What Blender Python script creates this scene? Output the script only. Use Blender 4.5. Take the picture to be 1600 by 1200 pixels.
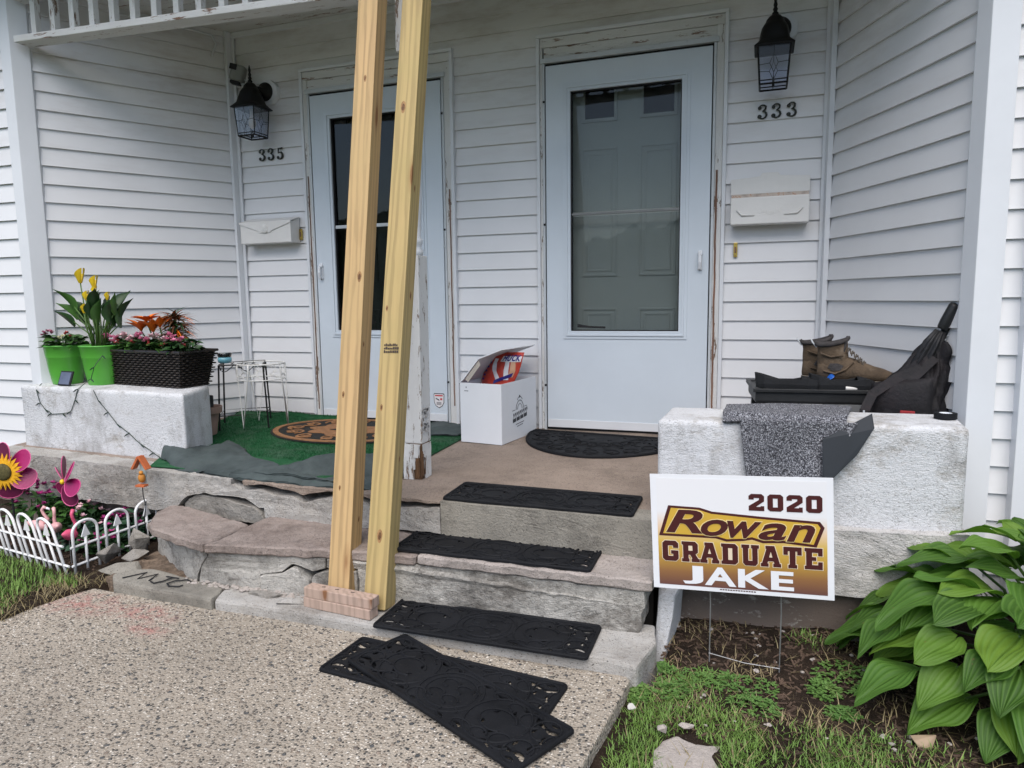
import bpy, bmesh, math, random
import numpy as np
from mathutils import Vector, Matrix, noise
from mathutils.geometry import tessellate_polygon
for o in list(bpy.data.objects): bpy.data.objects.remove(o)
S = bpy.context.scene
COL = S.collection
rnd = random.Random(7)
PI = math.pi
# ------------------------------------------------------------------ camera
cam = bpy.data.cameras.new('camera'); camo = bpy.data.objects.new('camera', cam); COL.objects.link(camo)
cam.sensor_width = 36; cam.lens = 36*1095.7/1600; cam.clip_start = .05; cam.clip_end = 1000
yaw, pitch, roll = .3389, -.1216, -.0132
fwd = Vector((-math.sin(yaw)*math.cos(pitch), math.cos(yaw)*math.cos(pitch), math.sin(pitch)))
rt = Vector((math.cos(yaw), math.sin(yaw), 0)); up = rt.cross(fwd)
r2 = math.cos(roll)*rt + math.sin(roll)*up; u2 = -math.sin(roll)*rt + math.cos(roll)*up
mw = Matrix((r2, u2, -fwd)).transposed().to_4x4(); mw.translation = Vector((.9796, -3.9279, .7423))
camo.matrix_world = mw
S.camera = camo
# ------------------------------------------------------------------ sky, sun, exposure
SUN_EL, SUN_AZ = math.radians(55), math.radians(170)      # azimuth clockwise from +Y
w = bpy.data.worlds.new('World'); S.world = w; w.use_nodes = True
nt = w.node_tree; bg = nt.nodes['Background']
sky = nt.nodes.new('ShaderNodeTexSky'); sky.sky_type = 'NISHITA'; sky.sun_disc = False
sky.sun_elevation = SUN_EL; sky.sun_rotation = SUN_AZ; sky.air_density = 1.0; sky.dust_density = 1.5; sky.ozone_density = 1.0
nt.links.new(sky.outputs[0], bg.inputs[0]); bg.inputs[1].default_value = .085
sun = bpy.data.lights.new('sun', 'SUN'); sun.energy = 1.5; sun.angle = math.radians(60); sun.color = (1, .945, .875)
suno = bpy.data.objects.new('sun', sun); COL.objects.link(suno)
sd = Vector((math.sin(SUN_AZ)*math.cos(SUN_EL), math.cos(SUN_AZ)*math.cos(SUN_EL), math.sin(SUN_EL)))
suno.rotation_euler = sd.to_track_quat('Z', 'Y').to_euler(); suno.location = (0, -6, 8)
S.view_settings.view_transform = 'Standard'; S.view_settings.look = 'None'
S.view_settings.exposure = 1.2; S.view_settings.gamma = 1
S.render.engine = 'CYCLES'; S.render.resolution_x = 1024; S.render.resolution_y = 768
# ------------------------------------------------------------------ helpers
def new_mat(name):
    m = bpy.data.materials.new(name); m.use_nodes = True
    n = m.node_tree; return m, n, n.nodes['Principled BSDF']
class NG:
    """tiny node helper"""
    def __init__(s, n): s.n = n
    def node(s, t, **kw):
        x = s.n.nodes.new(t)
        for k, v in kw.items(): setattr(x, k, v)
        return x
    def coords(s, scale=(1, 1, 1), kind='Object', rand=False):
        tc = s.node('ShaderNodeTexCoord'); mp = s.node('ShaderNodeMapping'); mp.inputs['Scale'].default_value = scale
        s.n.links.new(tc.outputs[kind], mp.inputs[0])
        if rand:
            oi = s.node('ShaderNodeObjectInfo'); mu = s.node('ShaderNodeMath', operation='MULTIPLY'); mu.inputs[1].default_value = 37
            s.n.links.new(oi.outputs['Random'], mu.inputs[0]); s.n.links.new(mu.outputs[0], mp.inputs['Location'])
        return mp.outputs[0]
    def geo(s, scale=(1, 1, 1)):
        tc = s.node('ShaderNodeNewGeometry'); mp = s.node('ShaderNodeMapping'); mp.inputs['Scale'].default_value = scale
        s.n.links.new(tc.outputs['Position'], mp.inputs[0]); return mp.outputs[0]
    def noise(s, co, scale, detail=4, rough=.55, dist=0):
        x = s.node('ShaderNodeTexNoise'); x.inputs['Scale'].default_value = scale; x.inputs['Detail'].default_value = detail
        x.inputs['Roughness'].default_value = rough; x.inputs['Distortion'].default_value = dist
        s.n.links.new(co, x.inputs['Vector']); return x.outputs['Fac']
    def voro(s, co, scale, feature='F1', out='Distance', rand=1):
        x = s.node('ShaderNodeTexVoronoi', feature=feature); x.inputs['Scale'].default_value = scale; x.inputs['Randomness'].default_value = rand
        s.n.links.new(co, x.inputs['Vector']); return x.outputs[out]
    def ramp(s, fac, stops, const=False):
        x = s.node('ShaderNodeValToRGB'); r = x.color_ramp
        if const: r.interpolation = 'CONSTANT'
        while len(r.elements) < len(stops): r.elements.new(.5)
        for e, (p, c) in zip(r.elements, stops):
            e.position = p; e.color = (c, c, c, 1) if isinstance(c, (int, float)) else (*c, 1)
        s.n.links.new(fac, x.inputs[0]); return x.outputs[0]
    def mix(s, fac, a, b, mode='MIX'):
        x = s.node('ShaderNodeMix', data_type='RGBA', blend_type=mode)
        for i, v in ((0, fac), (6, a), (7, b)):
            if isinstance(v, (int, float)): x.inputs[i].default_value = v if i == 0 else (v, v, v, 1)
            elif isinstance(v, tuple): x.inputs[i].default_value = (*v, 1)
            else: s.n.links.new(v, x.inputs[i])
        return x.outputs[2]
    def math(s, op, a, b=0.):
        x = s.node('ShaderNodeMath', operation=op)
        for i, v in ((0, a), (1, b)):
            if isinstance(v, (int, float)): x.inputs[i].default_value = v
            else: s.n.links.new(v, x.inputs[i])
        return x.outputs[0]
    def bump(s, h, strength, dist, nrm=None):
        x = s.node('ShaderNodeBump'); x.inputs['Strength'].default_value = strength; x.inputs['Distance'].default_value = dist
        s.n.links.new(h, x.inputs['Height'])
        if nrm: s.n.links.new(nrm, x.inputs['Normal'])
        return x.outputs[0]
    def to(s, out, inp): s.n.links.new(out, inp)
def mat(name, col, rough=.55, var=.12, vs=8., bump=0., bs=60., spec=.4, metal=0., stretch=(1, 1, 1), dirt=None, rand=True, sheen=0):
    m, n, b = new_mat(name); g = NG(n)
    co = g.coords(stretch, rand=rand)
    f = g.noise(co, vs, 5, .6)
    lo = tuple(max(0, c*(1-var)) for c in col); hi = tuple(min(1, c*(1+var)) for c in col)
    c = g.ramp(f, [(.3, lo), (.7, hi)])
    if dirt:                      # (colour, scale, threshold, softness)
        d = g.ramp(g.noise(co, dirt[1], 8, .68), [(dirt[2], 0.), (min(1, dirt[2]+dirt[3]), 1.)])
        c = g.mix(d, c, dirt[0])
    g.to(c, b.inputs['Base Color']); b.inputs['Roughness'].default_value = rough
    b.inputs['Specular IOR Level'].default_value = spec; b.inputs['Metallic'].default_value = metal
    if bump: g.to(g.bump(g.noise(co, bs, 4, .6), bump, .01), b.inputs['Normal'])
    return m
def mat_paint(name, paint, under, thr=.55, soft=.05, scale=6., grain=.35, stretch=(1, 1, 1), rough=.75, speck=0., stain=0.):
    """worn paint over another surface: flaked patches, fine pits, brushed relief"""
    m, n, b = new_mat(name); g = NG(n); co = g.geo(stretch)
    big = g.noise(co, scale, 9, .72)
    fine = g.noise(co, 140, 3, .6); pit = g.noise(co, 55, 6, .75)
    h = g.math('ADD', g.math('MULTIPLY', big, .8), g.math('MULTIPLY', pit, .2))
    k = g.ramp(h, [(thr, 0.), (thr+soft, 1.)])
    pc = g.ramp(g.noise(co, 2.3, 6, .6), [(.3, tuple(c*.86 for c in paint)), (.7, paint)])
    uc = g.ramp(g.noise(co, 28, 6, .7), [(.3, tuple(c*.62 for c in under)), (.72, tuple(min(1, c*1.25) for c in under))])
    c = g.mix(k, pc, uc)
    if stain:
        c = g.mix(g.math('MULTIPLY', g.ramp(g.noise(g.geo((1, 1, .55)), 3.1, 11, .74), [(.5, 0.), (.68, 1.)]), stain), c, tuple(x*.5 for x in under))
        cr = g.node('ShaderNodeTexVoronoi', feature='DISTANCE_TO_EDGE'); cr.inputs['Scale'].default_value = 7; wv = g.node('ShaderNodeVectorMath', operation='ADD'); wn = g.node('ShaderNodeTexNoise'); wn.inputs['Scale'].default_value = 9; wn.inputs['Detail'].default_value = 6
        g.to(co, wn.inputs['Vector']); g.to(wn.outputs['Color'], wv.inputs[0]); g.to(co, wv.inputs[1]); g.to(wv.outputs[0], cr.inputs['Vector'])
        kc = g.math('MULTIPLY', g.ramp(cr.outputs['Distance'], [(.0, .85), (.018, 0.)]), g.ramp(g.noise(co, 2.7, 3, .5), [(.5, 0.), (.56, 1.)])); c = g.mix(kc, c, (.04, .035, .03))
    if speck:
        s2 = g.ramp(g.noise(co, 210, 2, .5), [(.62, 0.), (.7, speck)]); c = g.mix(s2, c, (.05, .045, .04))
        s3 = g.ramp(pit, [(.6, 0.), (.72, speck)]); c = g.mix(s3, c, tuple(x*.55 for x in under))
    g.to(c, b.inputs['Base Color']); b.inputs['Roughness'].default_value = rough; b.inputs['Specular IOR Level'].default_value = .25
    hh = g.math('ADD', g.math('MULTIPLY', k, -.6), g.math('ADD', g.math('MULTIPLY', pit, .8), g.math('MULTIPLY', fine, .4)))
    g.to(g.bump(hh, grain, .012), b.inputs['Normal'])
    return m
def link(o, parent=None):
    COL.objects.link(o)
    if parent: o.parent = parent
    return o
def tag(o, label=None, cat=None, group=None, kind=None):
    if label: o['label'] = label
    if cat: o['category'] = cat
    if group: o['group'] = group
    if kind: o['kind'] = kind
    return o
def thing(name, label, cat, loc=(0, 0, 0), rz=0, group=None, rx=0, ry=0):
    o = bpy.data.objects.new(name, None); o.location = loc; o.rotation_euler = (rx, ry, rz); o.empty_display_size = .05
    link(o); return tag(o, label, cat, group)
class MB:
    def __init__(s): s.v = []; s.f = []; s.m = []; s.mi = 0
    def add(s, vs, fs):
        o = len(s.v); s.v += [tuple(v) for v in vs]; s.f += [tuple(i+o for i in f) for f in fs]; s.m += [s.mi]*len(fs); return s
    def box(s, c, d, rz=0, M=None):
        x, y, z = (k/2 for k in d)
        p = [Vector((i*x, j*y, k*z)) for k in (-1, 1) for j in (-1, 1) for i in (-1, 1)]
        R = M if M else Matrix.Rotation(rz, 3, 'Z')
        p = [R @ q + Vector(c) for q in p]
        return s.add(p, [(0, 2, 3, 1), (4, 5, 7, 6), (0, 1, 5, 4), (2, 6, 7, 3), (0, 4, 6, 2), (1, 3, 7, 5)])
    def bb(s, x0, x1, y0, y1, z0, z1): return s.box(((x0+x1)/2, (y0+y1)/2, (z0+z1)/2), (x1-x0, y1-y0, z1-z0))
    def loft(s, rings, close=True, cap0=True, cap1=True):
        n = len(rings[0]); vs = [p for r in rings for p in r]; fs = []
        for i in range(len(rings)-1):
            for j in range(n if close else n-1):
                k = (j+1) % n; fs.append((i*n+j, i*n+k, (i+1)*n+k, (i+1)*n+j))
        if cap0: fs.append(tuple(range(n))[::-1])
        if cap1: fs.append(tuple((len(rings)-1)*n+j for j in range(n)))
        return s.add(vs, fs)
    def prism(s, pts, z0, z1, f=None):
        """polygon (ccw) between z0 and z1; f maps (x,y,z)->point"""
        f = f or (lambda x, y, z: (x, y, z))
        return s.loft([[f(x, y, z0) for x, y in pts], [f(x, y, z1) for x, y in pts]])
    def holed(s, loops, z0, z1, f=None):
        f = f or (lambda x, y, z: (x, y, z))
        tri = tessellate_polygon([[Vector((x, y, 0)) for x, y in l] for l in loops])
        flat = [p for l in loops for p in l]; n = len(flat)
        vs = [f(x, y, z0) for x, y in flat]+[f(x, y, z1) for x, y in flat]; fs = []
        for t in tri:
            a, b, c = (Vector((*flat[i], 0)) for i in t)
            t = t if (b-a).cross(c-a).z > 0 else t[::-1]
            fs.append(tuple(i+n for i in t)); fs.append(tuple(t[::-1]))
        o = 0
        for l in loops:
            k = len(l)
            for i in range(k): fs.append((o+i, o+(i+1) % k, n+o+(i+1) % k, n+o+i))
            o += k
        return s.add(vs, fs)
    def tube(s, pts, r, n=8, closed=False, flat=1.):
        pts = [Vector(p) for p in pts]; rings = []; N = len(pts); prev = None
        for i, p in enumerate(pts):
            a = pts[(i-1) % N] if closed or i else p; c = pts[(i+1) % N] if closed or i < N-1 else p
            t = (c-a).normalized() if (c-a).length > 1e-9 else Vector((0, 0, 1))
            if prev is None:
                ref = Vector((0, 0, 1)) if abs(t.z) < .9 else Vector((1, 0, 0)); u = t.cross(ref).normalized()
            else: u = (prev-t*prev.dot(t)).normalized()
            prev = u; v = t.cross(u); rr = r[i] if isinstance(r, (list, tuple)) else r
            rings.append([p+rr*(math.cos(2*PI*k/n)*u+flat*math.sin(2*PI*k/n)*v) for k in range(n)])
        if closed: rings.append(rings[0]); return s.loft(rings, cap0=False, cap1=False)
        return s.loft(rings)
    def lathe(s, prof, n=20, c=(0, 0, 0), M=None):
        R = M or Matrix.Identity(3)
        return s.loft([[R @ Vector((max(r, 1e-4)*math.cos(2*PI*k/n), max(r, 1e-4)*math.sin(2*PI*k/n), z))+Vector(c) for k in range(n)] for r, z in prof])
    def grid(s, fn, nu, nv):
        vs = [fn(i/nu, j/nv) for i in range(nu+1) for j in range(nv+1)]
        return s.add(vs, [(i*(nv+1)+j, (i+1)*(nv+1)+j, (i+1)*(nv+1)+j+1, i*(nv+1)+j+1) for i in range(nu) for j in range(nv)])
    def ball(s, c, r, n=10, m=6, sc=(1, 1, 1)):
        return s.loft([[(c[0]+sc[0]*r*math.sin(PI*(i+.02)/(m+.04))*math.cos(2*PI*k/n), c[1]+sc[1]*r*math.sin(PI*(i+.02)/(m+.04))*math.sin(2*PI*k/n), c[2]-sc[2]*r*math.cos(PI*(i+.02)/(m+.04))) for k in range(n)] for i in range(m+1)])
    def mesh(s, name, mats, smooth=False, bevel=0, rough=None, seg=2, solid=0, fixn=True):
        me = bpy.data.meshes.new(name); me.from_pydata(s.v, [], s.f)
        for m in (mats if isinstance(mats, (list, tuple)) else [mats]): me.materials.append(m)
        me.polygons.foreach_set('material_index', s.m)
        bm = bmesh.new(); bm.from_mesh(me)
        if fixn: bmesh.ops.recalc_face_normals(bm, faces=bm.faces)
        if solid: bmesh.ops.solidify(bm, geom=bm.faces[:], thickness=solid)
        if bevel:
            es = [e for e in bm.edges if len(e.link_faces) == 2 and e.calc_face_angle(0) > .5]
            bmesh.ops.bevel(bm, geom=es, offset=bevel, segments=seg, profile=.6, affect='EDGES', clamp_overlap=True)
        if rough:                # (amplitude, frequency, cut length)
            amp, fr, cut = rough
            for _ in range(7):
                es = [e for e in bm.edges if e.calc_length() > cut]
                if not es: break
                bmesh.ops.subdivide_edges(bm, edges=es, cuts=1, use_grid_fill=True)
                bmesh.ops.triangulate(bm, faces=[f for f in bm.faces if len(f.verts) > 4])
            for v in bm.verts:
                v.co += amp*noise.noise_vector(v.co*fr)+amp*.4*noise.noise_vector(v.co*fr*3.1)
        bm.to_mesh(me); bm.free()
        if smooth: me.polygons.foreach_set('use_smooth', [True]*len(me.polygons))
        return me
    def build(s, name, mats, parent=None, loc=None, rz=0, **kw):
        o = bpy.data.objects.new(name, s.mesh(name, mats, **kw)); link(o, parent)
        if loc: o.location = loc
        if rz: o.rotation_euler.z = rz
        return o
def inst(name, me, parent=None, loc=(0, 0, 0), rot=(0, 0, 0), sc=(1, 1, 1)):
    o = bpy.data.objects.new(name, me); o.location = loc; o.rotation_euler = rot; o.scale = sc; return link(o, parent)
def copy_tree(o, parent=None):
    c = o.copy(); COL.objects.link(c); c.parent = parent
    for ch in list(o.children): copy_tree(ch, c)
    return c
def text_mesh(name, body, size, m, extrude=.001, offset=0., shear=0., space=1.):
    cu = bpy.data.curves.new(name, 'FONT'); cu.body = body; cu.size = size; cu.extrude = extrude; cu.offset = offset; cu.shear = shear
    cu.space_character = space; cu.resolution_u = 4; cu.align_x = 'CENTER'
    t = bpy.data.objects.new(name, cu); COL.objects.link(t); bpy.context.view_layer.update()
    me = bpy.data.meshes.new_from_object(t.evaluated_get(bpy.context.evaluated_depsgraph_get()))
    bpy.data.objects.remove(t); me.materials.clear(); me.materials.append(m); return me
def floor_z(y): return -.026+.021*y
# ------------------------------------------------------------------ materials
def vinyl(name, col):
    m, n, b = new_mat(name); g = NG(n); co = g.geo((1, 1, 1))
    f = g.noise(co, 1.6, 4, .6); c = g.ramp(f, [(.3, tuple(x*.93 for x in col)), (.7, col)])
    # brown grime in drifting streaks, heavier high up under the porch roof
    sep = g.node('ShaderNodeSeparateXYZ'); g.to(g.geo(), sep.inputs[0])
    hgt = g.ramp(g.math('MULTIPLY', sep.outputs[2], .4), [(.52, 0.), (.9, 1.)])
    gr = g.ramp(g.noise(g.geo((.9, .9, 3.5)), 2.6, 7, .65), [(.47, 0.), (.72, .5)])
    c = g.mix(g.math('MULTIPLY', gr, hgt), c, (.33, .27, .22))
    sc = g.ramp(g.noise(g.geo((3, 3, 9)), 5.5, 8, .75), [(.70, 0.), (.76, .35)]); c = g.mix(sc, c, (.4, .38, .35))
    g.to(c, b.inputs['Base Color']); b.inputs['Roughness'].default_value = .42; b.inputs['Specular IOR Level'].default_value = .35
    g.to(g.bump(g.noise(g.geo((6, 6, 90)), 4, 3, .5), .05, .004), b.inputs['Normal']); return m
M = {}
M['vinyl'] = vinyl('vinyl', (.74, .745, .76))
M['trim'] = mat('vinyl_trim', (.68, .70, .73), .4, .04, 3, spec=.35)
M['door'] = mat('door_paint', (.60, .66, .72), .4, .04, 2.5, spec=.4, dirt=((.45, .46, .46), 9, .68, .1))
M['alu'] = mat('aluminium_frame', (.52, .55, .57), .42, .08, 6, spec=.5, dirt=((.25, .24, .22), 14, .62, .12))
M['peel'] = mat_paint('peeling_white_paint', (.74, .74, .73), (.2, .14, .1), .57, .015, 7, .5, (5, 5, .9), .6)
M['peel_h'] = mat_paint('peeling_white_paint_across', (.74, .74, .73), (.22, .13, .09), .575, .015, 7, .5, (.8, 6, 6), .6)
M['bare'] = mat('bare_weathered_wood', (.17, .09, .06), .8, .5, 7, .4, 40, stretch=(4, 4, .6))
M['gap'] = mat('black_gasket', (.012, .012, .014), .7)
M['black_metal'] = mat('black_metal', (.006, .006, .006), .5, .3, 20, spec=.25)
M['dark_fill'] = mat('dark_interior', (.02, .018, .016), .95)
M['entry'] = mat('entry_door_paint', (.62, .62, .6), .5, .05, 3)
M['entry_dark'] = mat('dark_entry_door', (.05, .05, .043), .35, .3, 3)
M['brass'] = mat('brass', (.5, .36, .09), .35, .3, 40, metal=.8)
M['mail'] = mat('mailbox_enamel', (.7, .69, .67), .45, .05, 6, .12, 60, dirt=((.42, .3, .22), 11, .69, .05))
def glass(name, tint, refl=1.0, rough=.02):
    m = bpy.data.materials.new(name); m.use_nodes = True; n = m.node_tree; n.nodes.remove(n.nodes['Principled BSDF']); g = NG(n)
    tr = g.node('ShaderNodeBsdfTransparent'); tr.inputs[0].default_value = (*tint, 1)
    gl = g.node('ShaderNodeBsdfGlossy'); gl.inputs['Roughness'].default_value = rough
    fr = g.node('ShaderNodeFresnel'); fr.inputs[0].default_value = 1.5
    mx = g.node('ShaderNodeMixShader'); g.to(g.math('MULTIPLY', fr.outputs[0], refl), mx.inputs[0]); g.to(tr.outputs[0], mx.inputs[1]); g.to(gl.outputs[0], mx.inputs[2])
    g.to(mx.outputs[0], n.nodes['Material Output'].inputs[0]); return m
M['glass'] = glass('storm_glass', (.74, .77, .77), .5); M['glass_dark'] = glass('storm_glass_screened', (.62, .64, .64), .6)
M['lamp_glass'] = glass('lantern_glass', (.9, .92, .97), .35, .12)
M['pier'] = mat_paint('white_painted_concrete', (.68, .69, .71), (.36, .33, .29), .53, .14, 3.4, .7, (1, 1, 1.6), .85, .6, .7)
M['ledge'] = mat_paint('weathered_concrete', (.47, .455, .43), (.31, .275, .235), .44, .34, 5.5, .8, (1, 1, 1), .9, .9, .6)
M['riser'] = mat_paint('flaking_whitewashed_concrete', (.52, .5, .46), (.2, .185, .165), .47, .13, 4.2, .85, (1, 1, 1.5), .9, .8, .8)
M['patch'] = mat_paint('grey_patch_concrete', (.31, .29, .25), (.2, .185, .16), .5, .25, 6, .7, (1, 1, 1), .92, .8, .6)
M['broken'] = mat_paint('broken_concrete', (.33, .31, .28), (.2, .18, .155), .48, .2, 12, .9, (1, 1, 1), .95, .6)
M['stone'] = mat_paint('brownstone_cap', (.34, .285, .255), (.2, .155, .135), .42, .32, 6, .65, (1, 1, 1), .88, .85, .6)
M['stone2'] = mat_paint('pale_cap_stone', (.42, .37, .34), (.27, .235, .21), .45, .3, 6, .65, (1, 1, 1), .88, .85, .45)
M['slab'] = mat_paint('porch_floor_concrete', (.33, .265, .22), (.22, .175, .145), .45, .3, 7, .75, (1, 1, 1), .9, .95, .5)
M['ledge_pale'] = mat_paint('pale_worn_concrete', (.56, .545, .53), (.33, .3, .265), .5, .25, 5, .8, (1, 1, 1.6), .9, .85, .6)
M['found'] = mat_paint('tan_painted_foundation', (.2, .16, .135), (.4, .37, .33), .54, .03, 6, .5, (1, 1, 2), .8, .2)
def aggregate():
    m, n, b = new_mat('exposed_aggregate'); g = NG(n); co = g.geo()
    wob = g.node('ShaderNodeVectorMath', operation='ADD'); nz = g.node('ShaderNodeTexNoise'); nz.inputs['Scale'].default_value = 60
    g.to(co, nz.inputs['Vector']); sc = g.node('ShaderNodeVectorMath', operation='SCALE'); sc.inputs['Scale'].default_value = .008
    g.to(nz.outputs['Color'], sc.inputs[0]); g.to(co, wob.inputs[0]); g.to(sc.outputs[0], wob.inputs[1]); cw = wob.outputs[0]
    def layer(scale):
        x = g.node('ShaderNodeTexVoronoi'); x.inputs['Scale'].default_value = scale; g.to(cw, x.inputs['Vector'])
        s = g.node('ShaderNodeSeparateColor'); g.to(x.outputs['Color'], s.inputs[0]); return x.outputs['Distance'], s.outputs[0], s.outputs[1]
    d1, r1, q1 = layer(112); d2, r2, q2 = layer(50)
    cem = g.ramp(g.noise(co, 260, 3, .6), [(.3, (.25, .215, .17)), (.7, (.47, .415, .345))])
    peb = g.ramp(r1, [(0, (.035, .038, .04)), (.2, (.12, .112, .10)), (.36, (.32, .265, .205)), (.62, (.43, .365, .29)), (.82, (.58, .51, .42)), (1, (.74, .69, .61))])
    c = g.mix(g.ramp(d1, [(.36, 1.), (.52, 0.)]), cem, peb)
    big = g.ramp(r2, [(0, (.06, .066, .07)), (.45, (.13, .13, .13)), (.7, (.24, .19, .15)), (.92, (.3, .24, .19)), (1, (.6, .56, .5))])
    sel = g.math('MULTIPLY', g.ramp(d2, [(.27, 1.), (.34, 0.)]), g.ramp(q2, [(.71, 0.), (.73, 1.)]))
    c = g.mix(sel, c, big)
    c = g.mix(g.ramp(g.noise(co, 1.3, 5, .6), [(.4, 0.), (.72, .38)]), c, (.17, .15, .125))
    # red chalk scuffs near the lawn edge
    for cx, cy, rad, ang in ((-1.5, -2.0, .28, 0), (-1.2, -1.99, .2, 0), (-1.08, -2.1, .13, 0)):
        mp = g.node('ShaderNodeMapping'); mp.inputs['Location'].default_value = (-cx, -cy*2.2, 0); mp.inputs['Scale'].default_value = (1, 2.2, 0)
        g.to(co, mp.inputs[0]); ln = g.node('ShaderNodeVectorMath', operation='LENGTH'); g.to(mp.outputs[0], ln.inputs[0])
        k = g.ramp(g.math('DIVIDE', ln.outputs['Value'], rad), [(.2, 1.), (1, 0.)])
        k = g.math('MULTIPLY', k, g.ramp(g.noise(co, 26, 8, .75), [(.42, 0.), (.62, .55)])); c = g.mix(k, c, (.42, .1, .1))
    g.to(c, b.inputs['Base Color']); b.inputs['Roughness'].default_value = .85; b.inputs['Specular IOR Level'].default_value = .25
    h = g.math('ADD', g.math('MULTIPLY', g.ramp(d1, [(0, 1.), (.6, 0.)]), .5), g.math('MULTIPLY', sel, .7))
    g.to(g.bump(h, 1., .009), b.inputs['Normal']); return m
M['agg'] = aggregate()
def soil():
    m, n, b = new_mat('soil'); g = NG(n); co = g.geo()
    c = g.ramp(g.noise(co, 9, 9, .7), [(.3, (.018, .013, .009)), (.55, (.05, .034, .024)), (.75, (.11, .078, .055))])
    c = g.mix(g.ramp(g.noise(co, 120, 3, .6), [(.62, 0.), (.7, .6)]), c, (.2, .165, .125))
    ln = g.node('ShaderNodeVectorMath', operation='LENGTH'); g.to(co, ln.inputs[0]); far = g.ramp(g.math('MULTIPLY', ln.outputs['Value'], .1), [(.42, 0.), (.5, 1.)])
    c = g.mix(far, c, g.ramp(g.noise(co, 3, 6, .7), [(.3, (.07, .1, .03)), (.7, (.15, .17, .07))]))
    g.to(c, b.inputs['Base Color']); b.inputs['Roughness'].default_value = .95; b.inputs['Specular IOR Level'].default_value = .15
    g.to(g.bump(g.noise(co, 45, 8, .75), 1., .03), b.inputs['Normal']); return m
M['soil'] = soil()
# ------------------------------------------------------------------ ground
def gz(x, y):
    z = -.472
    if x < -1.2: z = -.435
    if x > .6: z += .03*max(0, min(1, (y+1.75)/.4))
    if -1.63 < x < .585 and y < -1.86: z = -.57
    if y > -1.3: z = -.6 if -2.9 < x < 1.62 else z
    if -1.6 < x < .7 and y > -1.85: z = -.57
    return z+.014*noise.noise((x*3.1, y*3.1, 0))+.008*noise.noise((x*11, y*11, 3))
def axis(lo, hi, step, far):
    a = list(np.arange(lo, hi+1e-6, step)); d = step*2; x = a[-1]
    R = []
    while x < far: x += d; d *= 1.6; R.append(x)
    x = a[0]; d = step*2; L = []
    while x > -far: x -= d; d *= 1.6; L.append(x)
    return L[::-1]+a+R
gx, gy = axis(-4, 3, .045, 220), axis(-4.2, -.8, .045, 220)
g_ = MB(); nx, ny = len(gx), len(gy)
g_.add([(x, y, gz(x, y)) for x in gx for y in gy], [(i*ny+j, (i+1)*ny+j, (i+1)*ny+j+1, i*ny+j+1) for i in range(nx-1) for j in range(ny-1)])
tag(g_.build('ground', M['soil'], smooth=True, fixn=False), kind='structure')
wk = MB(); wk.prism([(-1.60, -1.872), (-1.63, -1.95), (-1.675, -2.15), (-1.70, -2.6), (-1.70, -9), (.53, -9), (.57, -2.6), (.592, -2.32), (.637, -1.90), (.62, -1.872)][::-1], -.56, -.43)
tag(wk.build('walkway', M['agg'], bevel=.008, rough=(.004, 3, .5)), kind='structure')
# ------------------------------------------------------------------ house
house = thing('house', 'white vinyl-sided house front with a recessed double porch', 'house', (0, 0, -.03))
HZ = .03       # children use world heights minus the house base
def hp(p): return Vector(p)-Vector((0, 0, -.03))
C = .1016
def wall_planks(a, b, rows, depth=.015, sheath=.1, zt=2.5, zb=-.05, name='wall', back=True):
    """wall from a to b (left to right seen from outside); planks lap outwards"""
    A, B = Vector((*a, 0)), Vector((*b, 0)); d = (B-A); L = d.length; d.normalize(); nrm = Vector((d.y, -d.x, 0))
    ob = MB()
    P = lambda s, o, z: hp((*(A+d*s+nrm*o).xy, z))
    o0 = -depth-.002
    ob.loft([[P(0, o0, z), P(L, o0, z), P(L, o0-sheath, z), P(0, o0-sheath, z)] for z in (zb, zt)])
    wl = ob.build(name, M['vinyl'], house)
    for r, s0, s1 in rows:
        z = r*C; pr = [(0, z), (-depth*.08, z+.008), (-depth*.85, z+C-.006), (-depth-.0035, z+C+.012), (-depth-.0055, z+C+.012), (-depth-.0055, z+.004), (-.012, z), ]
        k = MB(); jz = rnd.uniform(-.0008, .0008)
        k.loft([[P(s, o, zz+jz) for o, zz in pr] for s in (s0, s1)])
        k.build('siding_plank', M['vinyl'], wl)
    return wl
LB, LF, RB, RF = (-2.3105, -.03), (-2.8705, -.963), (1.2825, -.03), (1.6887, -.9408)
rows = []
x0 = -2.335
for r in range(-1, 25):
    segs = [(-2.335, -1.775), (-.755, -.215), (.782, 1.30)] if r < 21 else [(-2.335, 1.30)]
    rows += [(r, a-x0, b-x0) for a, b in segs]
# back wall sheathing has door openings: piers and a header
def back_wall():
    o = MB(); y0, y1 = .0172, .12
    for a, b in ((-2.4, -1.76), (-.77, -.2), (.77, 1.4)): o.loft([[hp((a, y0, z)), hp((b, y0, z)), hp((b, y1, z)), hp((a, y1, z))] for z in (-.1, 2.06)])
    o.loft([[hp((-2.4, y0, z)), hp((1.4, y0, z)), hp((1.4, y1, z)), hp((-2.4, y1, z))] for z in (2.0605, 2.55)])
    wl = o.build('wall', M['vinyl'], house)
    depth = .015
    for r, s0, s1 in rows:
        z = r*C; pr = [(0, z), (.0012, z+.008), (depth*.85, z+C-.006), (depth-.001, z+C+.012), (depth+.0015, z+C+.012), (depth+.0015, z+.004), (.012, z)]
        k = MB(); jz = rnd.uniform(-.0008, .0008)
        k.loft([[hp((x0+s, o_, zz+jz)) for o_, zz in pr] for s in (s0, s1)]); k.build('siding_plank', M['vinyl'], wl)
back_wall()
L1 = (Vector(LF)-Vector(LB)).length; L2 = (Vector(RF)-Vector(RB)).length
wall_planks(LF, LB, [(r, .0, L1) for r in range(-1, 25)], zt=2.6)
wall_planks(RB, RF, [(r, .0, L2) for r in range(-1, 25)], zt=2.6)
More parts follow.
